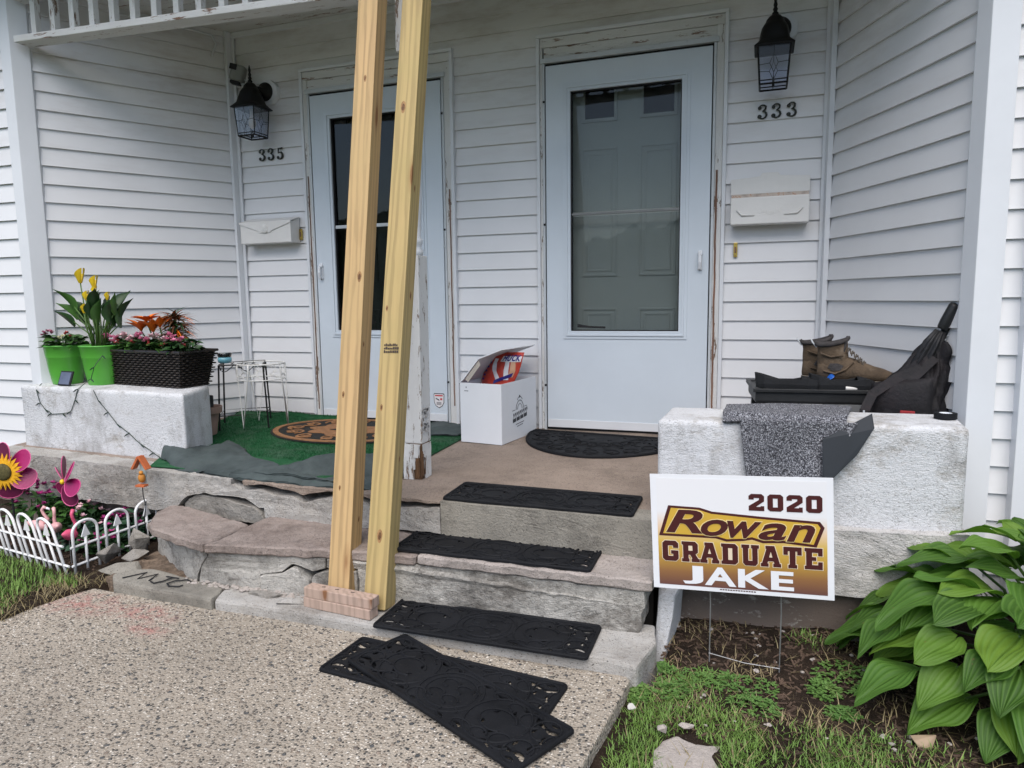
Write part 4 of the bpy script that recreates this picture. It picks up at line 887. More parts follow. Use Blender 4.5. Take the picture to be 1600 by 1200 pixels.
k = MB(); k.grid(lambda a, b: on_bag(.40+.58*a, .855+.085*b+.0*a, .0035), 12, 4); lb_ = k.build('label_band', M['bag_white'], bg_)
for me_, body, u, v, s, rot in ((None, 'HUCK', .70, .872, .036, 0),):
    tm = text_mesh('bag_lettering', body, s, M['bag_blue'], .0006, .0012, 0, 1.1)
    for vv in tm.vertices:
        p = on_bag(u+vv.co.x/.215, v+vv.co.y*1.25/.36, .0058-vv.co.z); vv.co = p
    inst('bag_lettering', tm, bg_)
k = MB(); k.grid(lambda a, b: on_bag(.5+.4*a, .52+.06*b+.11*a, .005), 8, 3); k.build('blue_band', M['bag_blue'], bg_)
for i in range(5): k = MB(); k.grid(lambda a, b: on_bag(.055+.075*a, .57+i*.062+.03*b, .003), 2, 2); k.build('side_lettering', M['bag_blue'], bg_)
# ------------------------------------------------------------------ plant stands in the left corner
M['white_wire'] = mat('white_wire', (.72, .72, .7), .4)
fz = floor_z(-.35)+.015
o = thing('wire_plant_stand', 'round white wire plant stand without a pot, on the turf', 'plant stand', (-1.905, -.39, fz)); M['black_wire'] = mat('black_wire', (.012, .012, .013), .45)
R_ = .142; top = .385
k = MB(); cir = lambda r, z, n=28: [(r*math.cos(2*PI*i/n), r*math.sin(2*PI*i/n), z) for i in range(n)]
k.tube(cir(R_, top), .005, 6, closed=True); k.build('top_ring', M['white_wire'], o, smooth=True)
k = MB(); k.tube(cir(R_-.004, top-.095), .0035, 6, closed=True); k.build('lower_ring', M['white_wire'], o, smooth=True)
for i in range(3):
    a = -1.75+i*2*PI/3; c, s = math.cos(a), math.sin(a); c1, s1 = math.cos(a-.34), math.sin(a-.34); c2, s2 = math.cos(a+.34), math.sin(a+.34)
    k = MB(); k.tube([(R_*c1, R_*s1, top), (R_*1.02*c1, R_*1.02*s1, top-.04), (.150*c, .150*s, .006), (R_*1.02*c2, R_*1.02*s2, top-.04), (R_*c2, R_*s2, top)], .0048, 6); k.build('leg', M['white_wire'], o, smooth=True)
for i in range(9):
    a = 2*PI*i/9; k = MB(); pts = []
    for j in range(17): t = j/16; aa = a+.33*math.sin(t*2*PI)*(1-.3*t); pts.append((R_*math.cos(aa+t*.5), R_*math.sin(aa+t*.5), top-.006-.085*t+.018*math.sin(t*9)))
    k.tube(pts, .0022, 5); k.build('scroll', M['white_wire'], o)
o = thing('black_plant_stand', 'square black metal plant stand behind the white wire stand', 'plant stand', (-2.03, -.40, fz-.01), .62)
k = MB(); q = [(-.125, -.125), (.125, -.125), (.125, .125), (-.125, .125)]; hB = .395
k.tube([(x, y, hB) for x, y in q], .006, 4, closed=True); [k.tube([(t, -.125, hB), (t, .125, hB)], .003, 4) for t in (-.06, 0, .06)]; k.build('top_frame', M['black_wire'], o)
for x, y in q: k = MB(); k.tube([(x, y, hB), (x*1.12, y*1.12, 0)], .0055, 5); k.build('leg', M['black_wire'], o)
k = MB(); k.tube([(x*1.09, y*1.09, .09) for x, y in q], .0035, 4, closed=True); k.build('stretcher', M['black_wire'], o)
for i in range(4):
    a, b = Vector((*q[i], hB)), Vector((*q[(i+1) % 4], hB)); k = MB()
    k.tube([a+(b-a)*t+Vector((0, 0, -.02-.02*math.sin(t*4*PI))) for t in (j/16 for j in range(1, 16))], .0025, 4); k.build('scroll', M['black_wire'], o)
M['bglass'] = mat('blue_glass', (.16, .42, .52), .1, .2, 20, spec=.8); M['cglass'] = glass('clear_glass', (.8, .85, .87), 2.0, .1)
o = thing('candle_jar', 'small blue glass candle jar on the black plant stand', 'candle jar', (-2.09, -.485, fz+hB-.004))
k = MB(); k.lathe([(.028, 0), (.038, .006), (.042, .022), (.038, .036)], 16); k.build('jar', M['bglass'], o, smooth=True)
k = MB(); k.lathe([(.038, .0362), (.042, .05), (.046, .062), (.043, .062), (.036, .037)], 16); k.build('rim', M['cglass'], o, smooth=True)
M['clay'] = mat('clay_plastic', (.3, .2, .16), .7, .15, 10)
o = thing('clay_pot', 'brown clay flowerpot half hidden behind the left pier', 'flowerpot', (-2.08, -.70, floor_z(-.7)+.012))
k = MB(); k.lathe([(.07, 0), (.085, .12), (.09, .125), (.105, .128), (.108, .165), (.098, .165), (.088, .13), (.07, .02), (.001, .02)], 20); k.build('pot', M['clay'], o, smooth=False, bevel=.002)
k = MB(); k.box((.06, -.02, .2), (.03, .06, .07)); k.build('black_clip', M['gap'], o, bevel=.006)
# ------------------------------------------------------------------ pots and planter on the left pier
PT = .292
M['lime'] = mat('lime_enamel', (.09, .36, .045), .35, .05, 4, spec=.5); M['potsoil'] = mat('potting_soil', (.03, .02, .014), .95, .4, 60, .8, 90)
def leafmat(name, c, rough=.45):
    m, n, b = new_mat(name); g = NG(n); co = g.coords(rand=True)
    cc = g.ramp(g.noise(co, 9, 5, .6), [(.3, tuple(x*.6 for x in c)), (.7, tuple(x*1.25 for x in c))]); g.to(cc, b.inputs['Base Color'])
    b.inputs['Roughness'].default_value = rough; b.inputs['Subsurface Weight'].default_value = 0; b.inputs['Specular IOR Level'].default_value = .4
    return m
M['lf_dark'] = leafmat('leaf_dark', (.025, .07, .02)); M['lf'] = leafmat('leaf_mid', (.05, .13, .025)); M['lf_blue'] = leafmat('leaf_bluish', (.03, .075, .04)); M['lf_red'] = leafmat('leaf_bronze', (.13, .06, .03))
M['pink'] = leafmat('petal_pink', (.62, .2, .32)); M['palepink'] = leafmat('petal_pale_pink', (.72, .46, .5)); M['magenta'] = leafmat('petal_magenta', (.4, .03, .19)); M['yellow'] = leafmat('petal_yellow', (.78, .55, .02)); M['orange'] = leafmat('petal_orange', (.72, .16, .012)); M['cream'] = leafmat('petal_cream', (.7, .66, .42)); M['redfl'] = leafmat('petal_red', (.42, .06, .06))
def pot(label, x, y):
    o = thing('flower_pot', label, 'flower pot', (x, y, PT), group='lime green pots')
    k = MB(); k.lathe([(.073, 0), (.075, .004), (.088, .075), (.097, .15), (.0985, .152), (.0985, .158), (.1, .163), (.106, .212), (.111, .215), (.111, .220), (.104, .222), (.098, .19), (.07, .02), (.001, .02)], 36); k.build('bucket', M['lime'], o, smooth=True)
    k = MB(); k.lathe([(.001, .19), (.098, .188), (.097, .18)], 24); k.build('soil', M['potsoil'], o, rough=(.004, 30, .03)); return o
pot('lime green metal pot of pink begonias at the corner post', -2.755, -1.0)
pot('lime green metal pot of yellow callas touching the wicker planter', -2.50, -.985)
def leaf_poly(L, W, n=6, cup=.15, droop=.2):
    """small leaf as a strip along +X"""
    vs = []; fs = []
    for i in range(n+1):
        t = i/n; w = W*math.sin(PI*min(1, t*.93+.07))**.8*(1-t**4); z = -droop*L*t*t
        vs += [(L*t, -w/2, z+cup*w), (L*t, 0, z), (L*t, w/2, z+cup*w)]
    for i in range(n): a = i*3; fs += [(a, a+3, a+4, a+1), (a+1, a+4, a+5, a+2)]
    return vs, fs
def put(k, vs, fs, loc, rz, pitch, roll=0, s=1):
    R = Matrix.Rotation(rz, 3, 'Z') @ Matrix.Rotation(-pitch, 3, 'Y') @ Matrix.Rotation(roll, 3, 'X')
    k.add([R @ Vector(v)*s+Vector(loc) for v in vs], fs)
def clump(name, label, loc, rx, ry, h, nl, flowers, lm, cat='flowering plant', group=None, seed=0, lsize=.05):
    r = random.Random(seed); o = thing(name, label, cat, loc, group=group); k = MB()
    for _ in range(nl):
        a = r.uniform(0, 2*PI); q = math.sqrt(r.random()); x, y = rx*q*math.cos(a), ry*q*math.sin(a); z = h*r.uniform(.25, .95)*(1-.35*q)
        put(k, *leaf_poly(lsize*r.uniform(.7, 1.3), lsize*.75*r.uniform(.7, 1.2), 4), (x*.85, y*.85, z), a+r.uniform(-.9, .9), r.uniform(-.2, .7), r.uniform(-.5, .5))
    for _ in range(max(4, nl//9)):
        a = r.uniform(0, 2*PI); q = r.random()*.7; k.tube([(0.3*rx*math.cos(a), .3*ry*math.sin(a), 0), (rx*q*math.cos(a), ry*q*math.sin(a), h*.7)], .0025, 4)
    k.build('foliage', lm, o)
    for m, n, sz, spots in flowers:
        k = MB()
        for i in range(n):
            if spots: sx, sy, sz_ = spots[i % len(spots)]; x, y, z = sx+r.uniform(-.02, .02), sy+r.uniform(-.015, .015), sz_+r.uniform(-.012, .012)
            else:
                a = r.uniform(0, 2*PI); q = math.sqrt(r.random()); x, y, z = rx*q*math.cos(a), ry*q*math.sin(a)-.006, h*r.uniform(.8, 1.12)*(1-.2*q)
            for j in range(6):
                put(k, *leaf_poly(sz*r.uniform(.8, 1.2), sz*.85, 3, .25, -.2), (x, y, z), 2*PI*j/6+r.uniform(-.3, .3), r.uniform(.05, 1.0), 0)
        k.build('blossoms', m, o)
    return o
clump('begonia', 'pink and bronze begonia growing in the left green pot', (-2.755, -1.0, PT+.19), .12, .10, .105, 110, [(M['pink'], 9, .018, [(-.07, -.06, .095), (-.02, -.07, .105)]), (M['redfl'], 4, .016, [(.09, -.04, .09)]), (M['cream'], 3, .02, [(.04, -.06, .07)])], M['lf'], seed=1, group='begonias')
# calla lily
o = thing('calla_lily', 'tall yellow calla lily in the right green pot', 'flowering plant', (-2.50, -.985, PT+.19)); r = random.Random(5)
M['stem'] = leafmat('stem_green', (.07, .14, .03))
for i in range(26):
    a = r.uniform(0, 2*PI); sp = r.uniform(.05, .16); h = r.uniform(.15, .27); tip = Vector((sp*math.cos(a)*1.0-.01, sp*.6*math.sin(a), h)); b0 = Vector((.05*math.cos(a), .035*math.sin(a), 0))
    k = MB(); k.tube([b0, b0*.9+Vector((0, 0, h*.5)), tip], [.0045, .004, .003], 5); k.build('stem', M['stem'], o, smooth=True)
    k = MB(); vs, fs = leaf_poly(.135*r.uniform(.75, 1.2), .062*r.uniform(.8, 1.2), 7, .5, r.uniform(-.15, .35)); put(k, vs, fs, tip-Vector((0, 0, .03)), a+r.uniform(-.5, .5), r.uniform(.9, 1.45), r.uniform(-.9, .9)); k.build('leaf', M['lf'] if i % 3 == 0 else M['lf_dark'], o, smooth=True)
for x, y, h, s in ((-.075, -.03, .375, 1.0), (.035, -.04, .345, .85), (-.02, -.05, .28, .65), (.10, -.02, .28, .55), (-.03, -.06, .21, .65), (.01, -.03, .25, .55), (.045, -.05, .31, .6)):
    k = MB(); k.tube([(x*.4, y*.5, 0), (x*.8, y*.9, h*.55), (x, y, h)], [.004, .004, .0035], 5); k.build('stem', M['stem'], o, smooth=True)
    k = MB()
    def fl(u, v, x=x, y=y, h=h, s=s):
        a = u*2*PI*.96; rr = s*(.008+.019*v**.8); zz = h+s*.062*v+s*(.022*math.cos(a)*v**2); return (x+rr*math.cos(a), y+rr*math.sin(a), zz)
    k.grid(fl, 16, 6); k.build('flower', M['yellow'], o, smooth=True)
# wicker planter
def wicker():
    m, n, b = new_mat('black_wicker'); g = NG(n); co = g.coords((1, 1, 1), rand=False)
    c = g.ramp(g.noise(co, 60, 3, .6), [(.3, (.006, .005, .004)), (.7, (.03, .021, .016))]); g.to(c, b.inputs['Base Color']); b.inputs['Roughness'].default_value = .42; return m
M['wick'] = wicker()
pl = thing('wicker_planter', 'long black wicker planter box with begonias on the left pier', 'planter', (-2.18, -.915, PT), -.125)
PW, PD, PH, FL = .60, .185, .192, .045       # base width, depth, height, flare
def side_pt(t, v, o=0):      # walk round the flared box; t in 0..4
    hw, hd = PW/2+FL*v+o, PD/2+FL*.5*v+o; i = int(t) % 4; f_ = t-int(t)
    cs = [(-hw, -hd), (hw, -hd), (hw, hd), (-hw, hd)]; a, b_ = cs[i], cs[(i+1) % 4]
    return (a[0]+(b_[0]-a[0])*f_, a[1]+(b_[1]-a[1])*f_, v*PH)
k = MB(); k.loft([[side_pt(i, v, -.004) for i in range(4)] for v in (0, 1)], cap1=False); k.build('liner', M['gap'], pl)
NR = 15
for rI in range(NR):       # woven strands: wave in and out of the stakes
    k = MB(); v = (rI+.5)/NR; pts = []
    for side, nst in ((0, 30), (1, 10), (2, 30), (3, 10)):
        for j in range(nst): t = side+j/nst; pts.append(Vector(side_pt(t, v, .0042*(1 if (j+rI) % 2 else -1)+.001)))
    k.tube(pts, .0068, 5, closed=True, flat=.6); k.build('strand', M['wick'], pl)
k = MB(); k.tube([side_pt(i+.001, 1.0, .004) for i in range(4)], .008, 6, closed=True); k.build('rim', M['wick'], pl)
k = MB(); k.loft([[side_pt(i, .9, -.008) for i in range(4)], [side_pt(i, .93, -.008) for i in range(4)]]); k.build('soil', M['potsoil'], pl, rough=(.005, 30, .04))
rz = Matrix.Rotation(-.125, 3, 'Z')
for i, (dx, lab, fm) in enumerate(((-.26, 'pink begonia at the left end of the wicker planter', M['pink']), (-.13, 'pale pink begonia left of the orange lily in the planter', M['palepink']), (.0, 'pink begonia at the foot of the orange lily', M['pink']), (.13, 'pale pink begonia right of the orange lily in the planter', M['palepink']), (.255, 'deep pink begonia at the right end of the wicker planter', M['pink']))):
    p = rz @ Vector((dx+.025, -.035, 0)); clump('begonia', lab, (-2.18+p.x, -.915+p.y, PT+.178), .085, .075, .09, 75, [(fm, 11, .022, [(-.03, -.06, .09), (.03, -.07, .075)]), (M['redfl'], 3, .016, [(.05, -.07, .055)])], M['lf'] if i % 2 else M['lf_dark'], seed=20+i, group='begonias', lsize=.05)
p = rz @ Vector((.055, .0, 0)); o = thing('orange_lily', 'orange lily with open flowers in the wicker planter', 'flowering plant', (-2.18+p.x, -.915+p.y, PT+.178)); r = random.Random(8)
for fx, fz_, s, tilt in ((-.085, .12, 1.35, 1.3), (.0, .115, 1.45, 1.3), (-.04, .17, 1.2, 1.0), (.05, .14, 1.2, 1.2)):
    k = MB()
    for j in range(6): put(k, *leaf_poly(.078*s, .03*s, 6, .35, .35), (fx, -.05, fz_), 2*PI*j/6+.3, tilt*.75+r.uniform(-.15, .15), 0)
    k.build('flower', M['orange'], o, smooth=True); k = MB(); k.tube([(fx*.4, 0, 0), (fx*.8, -.03, fz_*.6), (fx, -.05, fz_)], .004, 5); k.build('stem', M['stem'], o)
p = rz @ Vector((.125, .04, 0)); o = thing('bronze_foliage_plant', 'spiky orange-bronze foliage plant behind the orange lily', 'plant', (-2.18+p.x, -.915+p.y, PT+.178))
for m_, n_ in ((M['lf_red'], 110), (M['orange'], 90), (M['lf_dark'], 50)):
    k = MB()
    for _ in range(n_):
        z = r.uniform(.07, .20); put(k, *leaf_poly(r.uniform(.08, .125), .013, 4, .2, .5), (r.uniform(-.02, .02), r.uniform(-.02, .02), z), r.uniform(0, 2*PI), r.uniform(-.1, 1.0 if z > .17 else .6))
    k.build('foliage', m_, o)
k = MB(); k.tube([(0, 0, 0), (0, 0, .2)], .008, 6); k.build('stem', M['stem'], o)
# solar panel and string lights
M['solar'] = mat('solar_cell', (.10, .11, .16), .12, .2, 10, spec=.8)
o = thing('solar_panel', 'small square solar panel leaning against the green pots', 'solar panel', (-2.635, -1.118, PT), -.12)
R = Matrix.Rotation(-.35, 3, 'X'); k = MB(); k.box((0, .012, .042), (.108, .008, .084), 0, R); k.build('frame', M['gap'], o, bevel=.002)
k = MB(); k.box((0, .0072, .0436), (.09, .002, .068), 0, R); k.build('cell', M['solar'], o)
M['wire'] = mat('green_wire', (.012, .03, .02), .5)
def pier_front(x): return -1.145-(x+2.95)/1.245*.077-.004
def wire(label, pts, name='string_lights'):
    o = thing(name, label, 'string lights', pts[0], group='string light wires'); b0 = Vector(pts[0]); P = [Vector(p)-b0 for p in pts]; q = []
    for i in range(len(P)-1):
        for t in (0, .34, .67): q.append(P[i]+(P[i+1]-P[i])*t+Vector((.004*noise.noise(P[i]*9), 0, .006*noise.noise(P[i]*30+Vector((t, 0, 0))))))
    q.append(P[-1]); k = MB(); k.tube(q, .0021, 5); k.build('cord', M['wire'], o)
    for i in range(1, len(P), 1):
        a = P[i]; s = 1 if i % 2 else -1; k = MB(); k.tube([a, a+Vector((s*.012, -.004, -.006)), a+Vector((s*.026, -.006, -.016))], [.0025, .004, .002], 5); k.build('bulb', M['wire'], o)
pf = pier_front
wire('string light wire looping down the pier from the left pot up across the right pot', [(-2.83, -1.10, .30), (-2.80, pf(-2.8), .27), (-2.78, pf(-2.78), .20), (-2.74, pf(-2.74), .165), (-2.69, pf(-2.69), .145), (-2.6, pf(-2.6), .15), (-2.53, pf(-2.53), .165), (-2.49, pf(-2.49), .23), (-2.46, pf(-2.46), .29), (-2.455, -1.10, .335), (-2.425, -1.10, .40), (-2.405, -1.06, .46)])
wire('string light wire running diagonally down the pier below the planter', [(-2.34, pf(-2.34), .287), (-2.31, pf(-2.31), .235), (-2.24, pf(-2.24), .175), (-2.18, pf(-2.18), .115), (-2.10, pf(-2.1), .07), (-2.02, pf(-2.02), .02), (-1.93, pf(-1.93), -.02), (-1.86, -1.24, -.035)])
# ------------------------------------------------------------------ things behind and on the right pier
M['plastic'] = mat('black_plastic', (.016, .017, .018), .48, .3, 12, .1, 80)
bench = thing('plastic_bench', 'low black plastic bench behind the right pier holding shoes', 'bench', (1.23, -.60, floor_z(-.6)), .10); BT = .345; bz = BT-floor_z(-.6)
k = MB(); k.loft([[(x, y, z) for x, y in ((-.275, -.17), (.275, -.17), (.275, .17), (-.275, .17))] for z in (bz-.06, bz-.004)]); k.build('top', M['plastic'], bench, bevel=.012)
k = MB(); k.holed([[(-.285, -.18), (.285, -.18), (.285, .18), (-.285, .18)], [(-.268, -.163), (-.268, .163), (.268, .163), (.268, -.163)]], bz-.012, bz+.004); k.build('rim', M['plastic'], bench, bevel=.003)
for i in range(11): k = MB(); k.bb(-.25+i*.048, -.235+i*.048, -.15, .15, bz-.004, bz-.0015); k.build('tread_rib', M['plastic'], bench)
for sx in (-1, 1):
    for sy in (-1, 1): k = MB(); k.loft([[(sx*.24+a+sx*.02*(1-t), sy*.14+b_, z) for a, b_ in ((-.02, -.02), (.02, -.02), (.02, .02), (-.02, .02))] for z, t in ((0, 0), (bz-.0605, 1))]); k.build('leg', M['plastic'], bench, bevel=.003)
# hiking boots
M['boot'] = mat('boot_nubuck', (.105, .074, .048), .9, .35, 16, .4, 120, dirt=((.19, .15, .11), 12, .56, .15)); M['boot_grey'] = mat('boot_mesh', (.055, .05, .05), .85, .3, 40, .4, 200); M['sole'] = mat('boot_sole', (.03, .028, .025), .8); M['mid'] = mat('boot_midsole', (.24, .21, .17), .8); M['lace'] = mat('boot_lace', (.10, .085, .07), .8)
def boot(label, loc, rz_, mirror=1):
    o = thing('hiking_boot', label, 'boot', loc, rz_, 'hiking boots'); o.scale = (1, 1.08, 1.16)
    def ringb(x, w, zb, zt, n=16, top=.55):
        out = []
        for j in range(n):
            a = 2*PI*j/n; c, s = math.cos(a), math.sin(a); out.append((x, mirror*w*(abs(c)**.75)*(1 if c > 0 else -1)*(1 if s < 0 else (1-(1-top)*abs(s)**1.5)), (zb+zt)/2+(zt-zb)/2*(abs(s)**.8)*(1 if s > 0 else -1)))
        return out
    k = MB(); prof = [(-.014, .012, .03, .05), (-.010, .026, .024, .09), (.012, .037, .022, .105), (.055, .039, .022, .108), (.10, .040, .022, .112), (.135, .043, .022, .105), (.175, .047, .022, .09), (.21, .049, .022, .078), (.245, .046, .022, .070), (.272, .036, .024, .06), (.288, .02, .03, .045)]
    k.loft([ringb(*p) for p in prof]); k.build('foot', M['boot'], o, smooth=True)
    k = MB(); rings = []
    for z, x0_, x1_, w in ((.06, -.012, .115, .036), (.10, -.014, .112, .036), (.13, -.013, .107, .036), (.158, -.016, .104, .038), (.172, -.022, .106, .040)):
        rings.append([((x0_+x1_)/2+(x1_-x0_)/2*math.cos(2*PI*j/18), mirror*w*math.sin(2*PI*j/18), z+.010*math.cos(2*PI*j/18)*(z > .15)-(.012 if z > .15 else 0)*abs(math.sin(2*PI*j/18))) for j in range(18)])
    rings.append([((p[0]-.045)*.86+.045, p[1]*.8, p[2]-.004) for p in rings[-1]]); rings.append([((p[0]-.045)*.9+.045, p[1]*.86, p[2]-.05) for p in rings[-1]])
    k.loft(rings, cap0=False); k.build('shaft', M['boot'], o, smooth=True)
    k = MB(); k.tube([Vector(p)+Vector((0, 0, -.001)) for p in rings[4]], .0085, 6, closed=True); k.build('padded_collar', M['boot_grey'], o, smooth=True)
    k = MB(); k.box((.096, 0, .158), (.012, .05, .06), 0, Matrix.Rotation(.25, 3, 'Y')); k.build('tongue', M['boot_grey'], o, bevel=.005, smooth=True)
    def so(z0, z1, g_): return [[(x, mirror*s*(w+g_), z) for x, w in pts_] for z, s in ((z0, 1), (z1, 1)) for pts_ in [[]]]
    outl = [(-.018, 0), (-.012, .026), (.015, .038), (.06, .039), (.11, .039), (.16, .046), (.21, .051), (.25, .047), (.28, .034), (.296, .0)]; full = outl+[(x, -w) for x, w in outl[-2:0:-1]]
    k = MB(); k.prism([(x, mirror*w) for x, w in full], 0, .014); k.build('outsole', M['sole'], o, bevel=.002)
    k = MB(); k.prism([(x*.99, mirror*w*.98) for x, w in full], .0142, .027); k.build('midsole', M['mid'], o, bevel=.003)
    for sd in (-1, 1):
        k = MB(); k.loft([[(x, sd*(.0405+.004*(x > .1)), z) for x, z in ((.03, .072), (.05, .060), (.08, .062), (.092, .08), (.07, .088), (.04, .088))], [(x, sd*.034, z) for x, z in ((.03, .072), (.05, .060), (.08, .062), (.092, .08), (.07, .088), (.04, .088))]]); k.build('mesh_panel', M['boot_grey'], o)
        k = MB(); k.tube([(.0, sd*.038, .125), (.04, sd*.041, .112), (.09, sd*.041, .118)], .004, 5); k.tube([(.015, sd*.0405, .06), (.06, sd*.0425, .05), (.10, sd*.043, .066), (.13, sd*.038, .094)], .0038, 5); k.build('seam', M['boot'], o)
    k = MB()
    for i in range(6):
        t = i/5; x = .112+.075*t; z = .150-.060*t; k.tube([(x-.006, -.028, z-.020), (x-.002, 0, z-.006), (x-.006, .028, z-.020)], .0032, 5); k.tube([(x-.006, .028, z-.020), (x+.004, 0, z-.010), (x+.006, -.028, z-.026)], .0028, 5)
    k.build('laces', M['lace'], o); k = MB(); k.tube([(-.018, -.008, .145), (-.036, -.006, .165), (-.040, 0, .172), (-.036, .006, .165), (-.018, .008, .145)], .003, 5); k.build('pull_loop', M['alu'], o); return o
boot('brown hiking boot nearer the porch front on the black bench', (1.238, -.60, BT), -.12)
boot('brown hiking boot nearer the wall on the black bench', (1.185, -.475, BT), .08, -1)
M['flat'] = mat('black_felt', (.008, .009, .011), .8, .3, 20, .2, 120); M['insole'] = mat('shoe_insole', (.06, .06, .062), .7, .3, 30)
def flat_shoe(label, loc, rz_):
    o = thing('slip_on_shoe', label, 'shoe', loc, rz_, 'black slip-on shoes')
    outl = [(-.125, .0), (-.118, .022), (-.09, .033), (-.03, .032), (.03, .038), (.08, .044), (.115, .034), (.135, .0)]; full = outl+[(x, -w) for x, w in outl[-2:0:-1]]
    def hgt(x): return float(np.interp(x, [-.125, -.09, -.04, .02, .06, .1, .135], [.068, .058, .04, .036, .05, .05, .03]))
    k = MB(); k.loft([[(x, w, .002) for x, w in full], [(x*1.02, w*1.08, .02) for x, w in full], [(x*1.03-.004, w*1.0, hgt(x)) for x, w in full], [(x*.97, w*.86, hgt(x)-.003) for x, w in full], [(x*.93, w*.8, .01) for x, w in full]], cap1=True); k.build('upper', M['flat'], o, smooth=False, bevel=.002)
    k = MB(); k.prism([(x*.9, w*.78) for x, w in full], .011, .015); k.build('insole', M['insole'], o)
    k = MB(); k.grid(lambda u, v: (.055+.075*u, (v-.5)*2*.043*(1-.72*u**2.2), .05+.006*math.sin(PI*v)*(1-u)-.018*u*u-.012*abs(v-.5)*2), 8, 8); k.build('toe_cover', M['flat'], o, smooth=True, solid=.003)
flat_shoe('black slip-on shoe at the left end of the bench', (1.10, -.735, BT), .0)
flat_shoe('black slip-on shoe in front of the boots', (1.315, -.715, BT), .07)
M['bluecloth'] = mat('blue_plastic', (.02, .12, .5), .35)
o = thing('blue_cloth', 'crumpled bright blue cloth between the shoes and boots', 'cloth', (1.235, -.675, BT)); k = MB(); k.grid(lambda u, v: ((u-.5)*.10, (v-.5)*.05, .038+.018*noise.noise((u*5, v*5, 0))+.012*math.sin(u*8)), 14, 8); k.build('sheet', M['bluecloth'], o, smooth=True, solid=.002)
k = MB(); k.loft([[(.0025*0+x, .009*math.cos(2*PI*j/10), .009+.009*math.sin(2*PI*j/10)) for j in range(10)] for x in (-.04, .04)]); o = thing('chalk_stick', 'white chalk stick on the front edge of the bench', 'chalk', (1.365, -.745, BT), .12); k.build('stick', mat('chalk', (.75, .73, .7), .9), o, smooth=False, bevel=.003)
# backpack and umbrella
M['pack'] = mat('pack_fabric', (.009, .008, .010), .75, .45, 9, .35, 70, dirt=((.022, .015, .017), 6, .55, .2)); M['packred'] = mat('pack_red', (.3, .02, .025), .7)
bp = thing('backpack', 'black slumped backpack with dangling straps in the right corner', 'backpack', (1.545, -.80, floor_z(-.8)), -.35)
def pk(u, v):
    a = u*2*PI; z = .60*v; c, s = math.cos(a), math.sin(a)
    wx = np.interp(v, [0, .1, .4, .6, .8, .93, 1], [.15, .16, .155, .13, .095, .055, .02]); wy = np.interp(v, [0, .1, .4, .6, .8, .93, 1], [.10, .11, .11, .095, .07, .045, .02])
    x = wx*math.copysign(abs(c)**.7, c); y = wy*math.copysign(abs(s)**.7, s); lean = np.interp(v, [0, .5, 1], [0, .005, .085])
    f_ = .05*abs(noise.noise((c*2.1+v*1.2, s*2.1, v*3.5)))-.016+.016*noise.noise((c*2.6+v*1.5, s*2.6, v*6))+.012*noise.noise((c*7+v*9, s*7, v*11))+.007*math.sin(u*28+v*7)*(.25+v)
    return (x+lean+f_*c, y+f_*s-.02*v, z)
k = MB(); k.grid(pk, 90, 60); k.build('bag', M['pack'], bp, smooth=True)
def strap(pts, w, name='strap', m=None):
    k = MB(); P = [Vector(p) for p in pts]; vs = []
    for i, p in enumerate(P):
        t = (P[min(i+1, len(P)-1)]-P[max(0, i-1)]).normalized(); sd_ = t.cross(Vector((0, -1, .2))).normalized()*w/2; nn = Vector((0, -.003, 0)); vs.append([p-sd_, p+sd_, p+sd_-nn, p-sd_-nn])
    k.loft(vs); return k.build(name, m or M['pack'], bp)
strap([(.06, -.10, .50), (-.02, -.135, .46), (-.09, -.17, .40), (-.10, -.24, .345), (-.10, -.246, .30)], .036)
strap([(.10, -.075, .54), (.03, -.13, .45), (-.02, -.155, .37), (-.05, -.16, .30)], .028)
strap([(.04, -.09, .52), (-.05, -.11, .43), (-.12, -.11, .34)], .02)
k = MB(); k.grid(lambda u, v: (-.105+.21*u, -.118-.035*math.sin(PI*u)**.5*math.sin(PI*v)**.5-.012*v, .22+.22*v+.03*u), 14, 12); k.build('front_pocket', M['pack'], bp, smooth=True, solid=.004)
k = MB(); k.box((.03, -.156, .325), (.05, .01, .035), .1); k.build('red_tag', M['packred'], bp, bevel=.004)
k = MB(); k.box((-.10, -.250, .335), (.006, .003, .02)); k.build('tag', M['alu'], bp)
M['umb'] = mat('umbrella_cloth', (.012, .012, .014), .55, .3, 20, .2, 60)
ub, ut = Vector((1.535, -.84, .36)), Vector((1.675, -.875, .70)); um = thing('umbrella', 'black folding umbrella leaning out of the backpack', 'umbrella', ub); d_ = ut-ub; um.rotation_mode = 'QUATERNION'; um.rotation_quaternion = d_.to_track_quat('Z', 'Y'); Lu = d_.length
k = MB(); k.lathe([(.016, Lu*.72), (.019, Lu*.74), (.021, Lu*.8), (.021, Lu*.97), (.017, Lu), (.001, Lu+.003)], 14); k.build('handle', M['plastic'], um, smooth=True)
k = MB(); k.loft([[(q*(1+.22*math.cos(7*a))*math.cos(a), q*(1+.22*math.cos(7*a))*math.sin(a), z) for a in (2*PI*j/42 for j in range(42))] for q, z in ((.022, 0), (.032, Lu*.25), (.030, Lu*.55), (.017, Lu*.7))]); k.build('canopy', M['umb'], um, smooth=True)
k = MB(); k.box((.03, -.012, Lu*.62), (.034, .028, .11)); k.build('side_pouch', M['plastic'], um, bevel=.006)
k = MB(); k.tube([(.012, -.022, Lu*.60), (.018, -.03, Lu*.64), (.01, -.03, Lu*.68)], .003, 5); k.build('clasp', M['alu'], um)
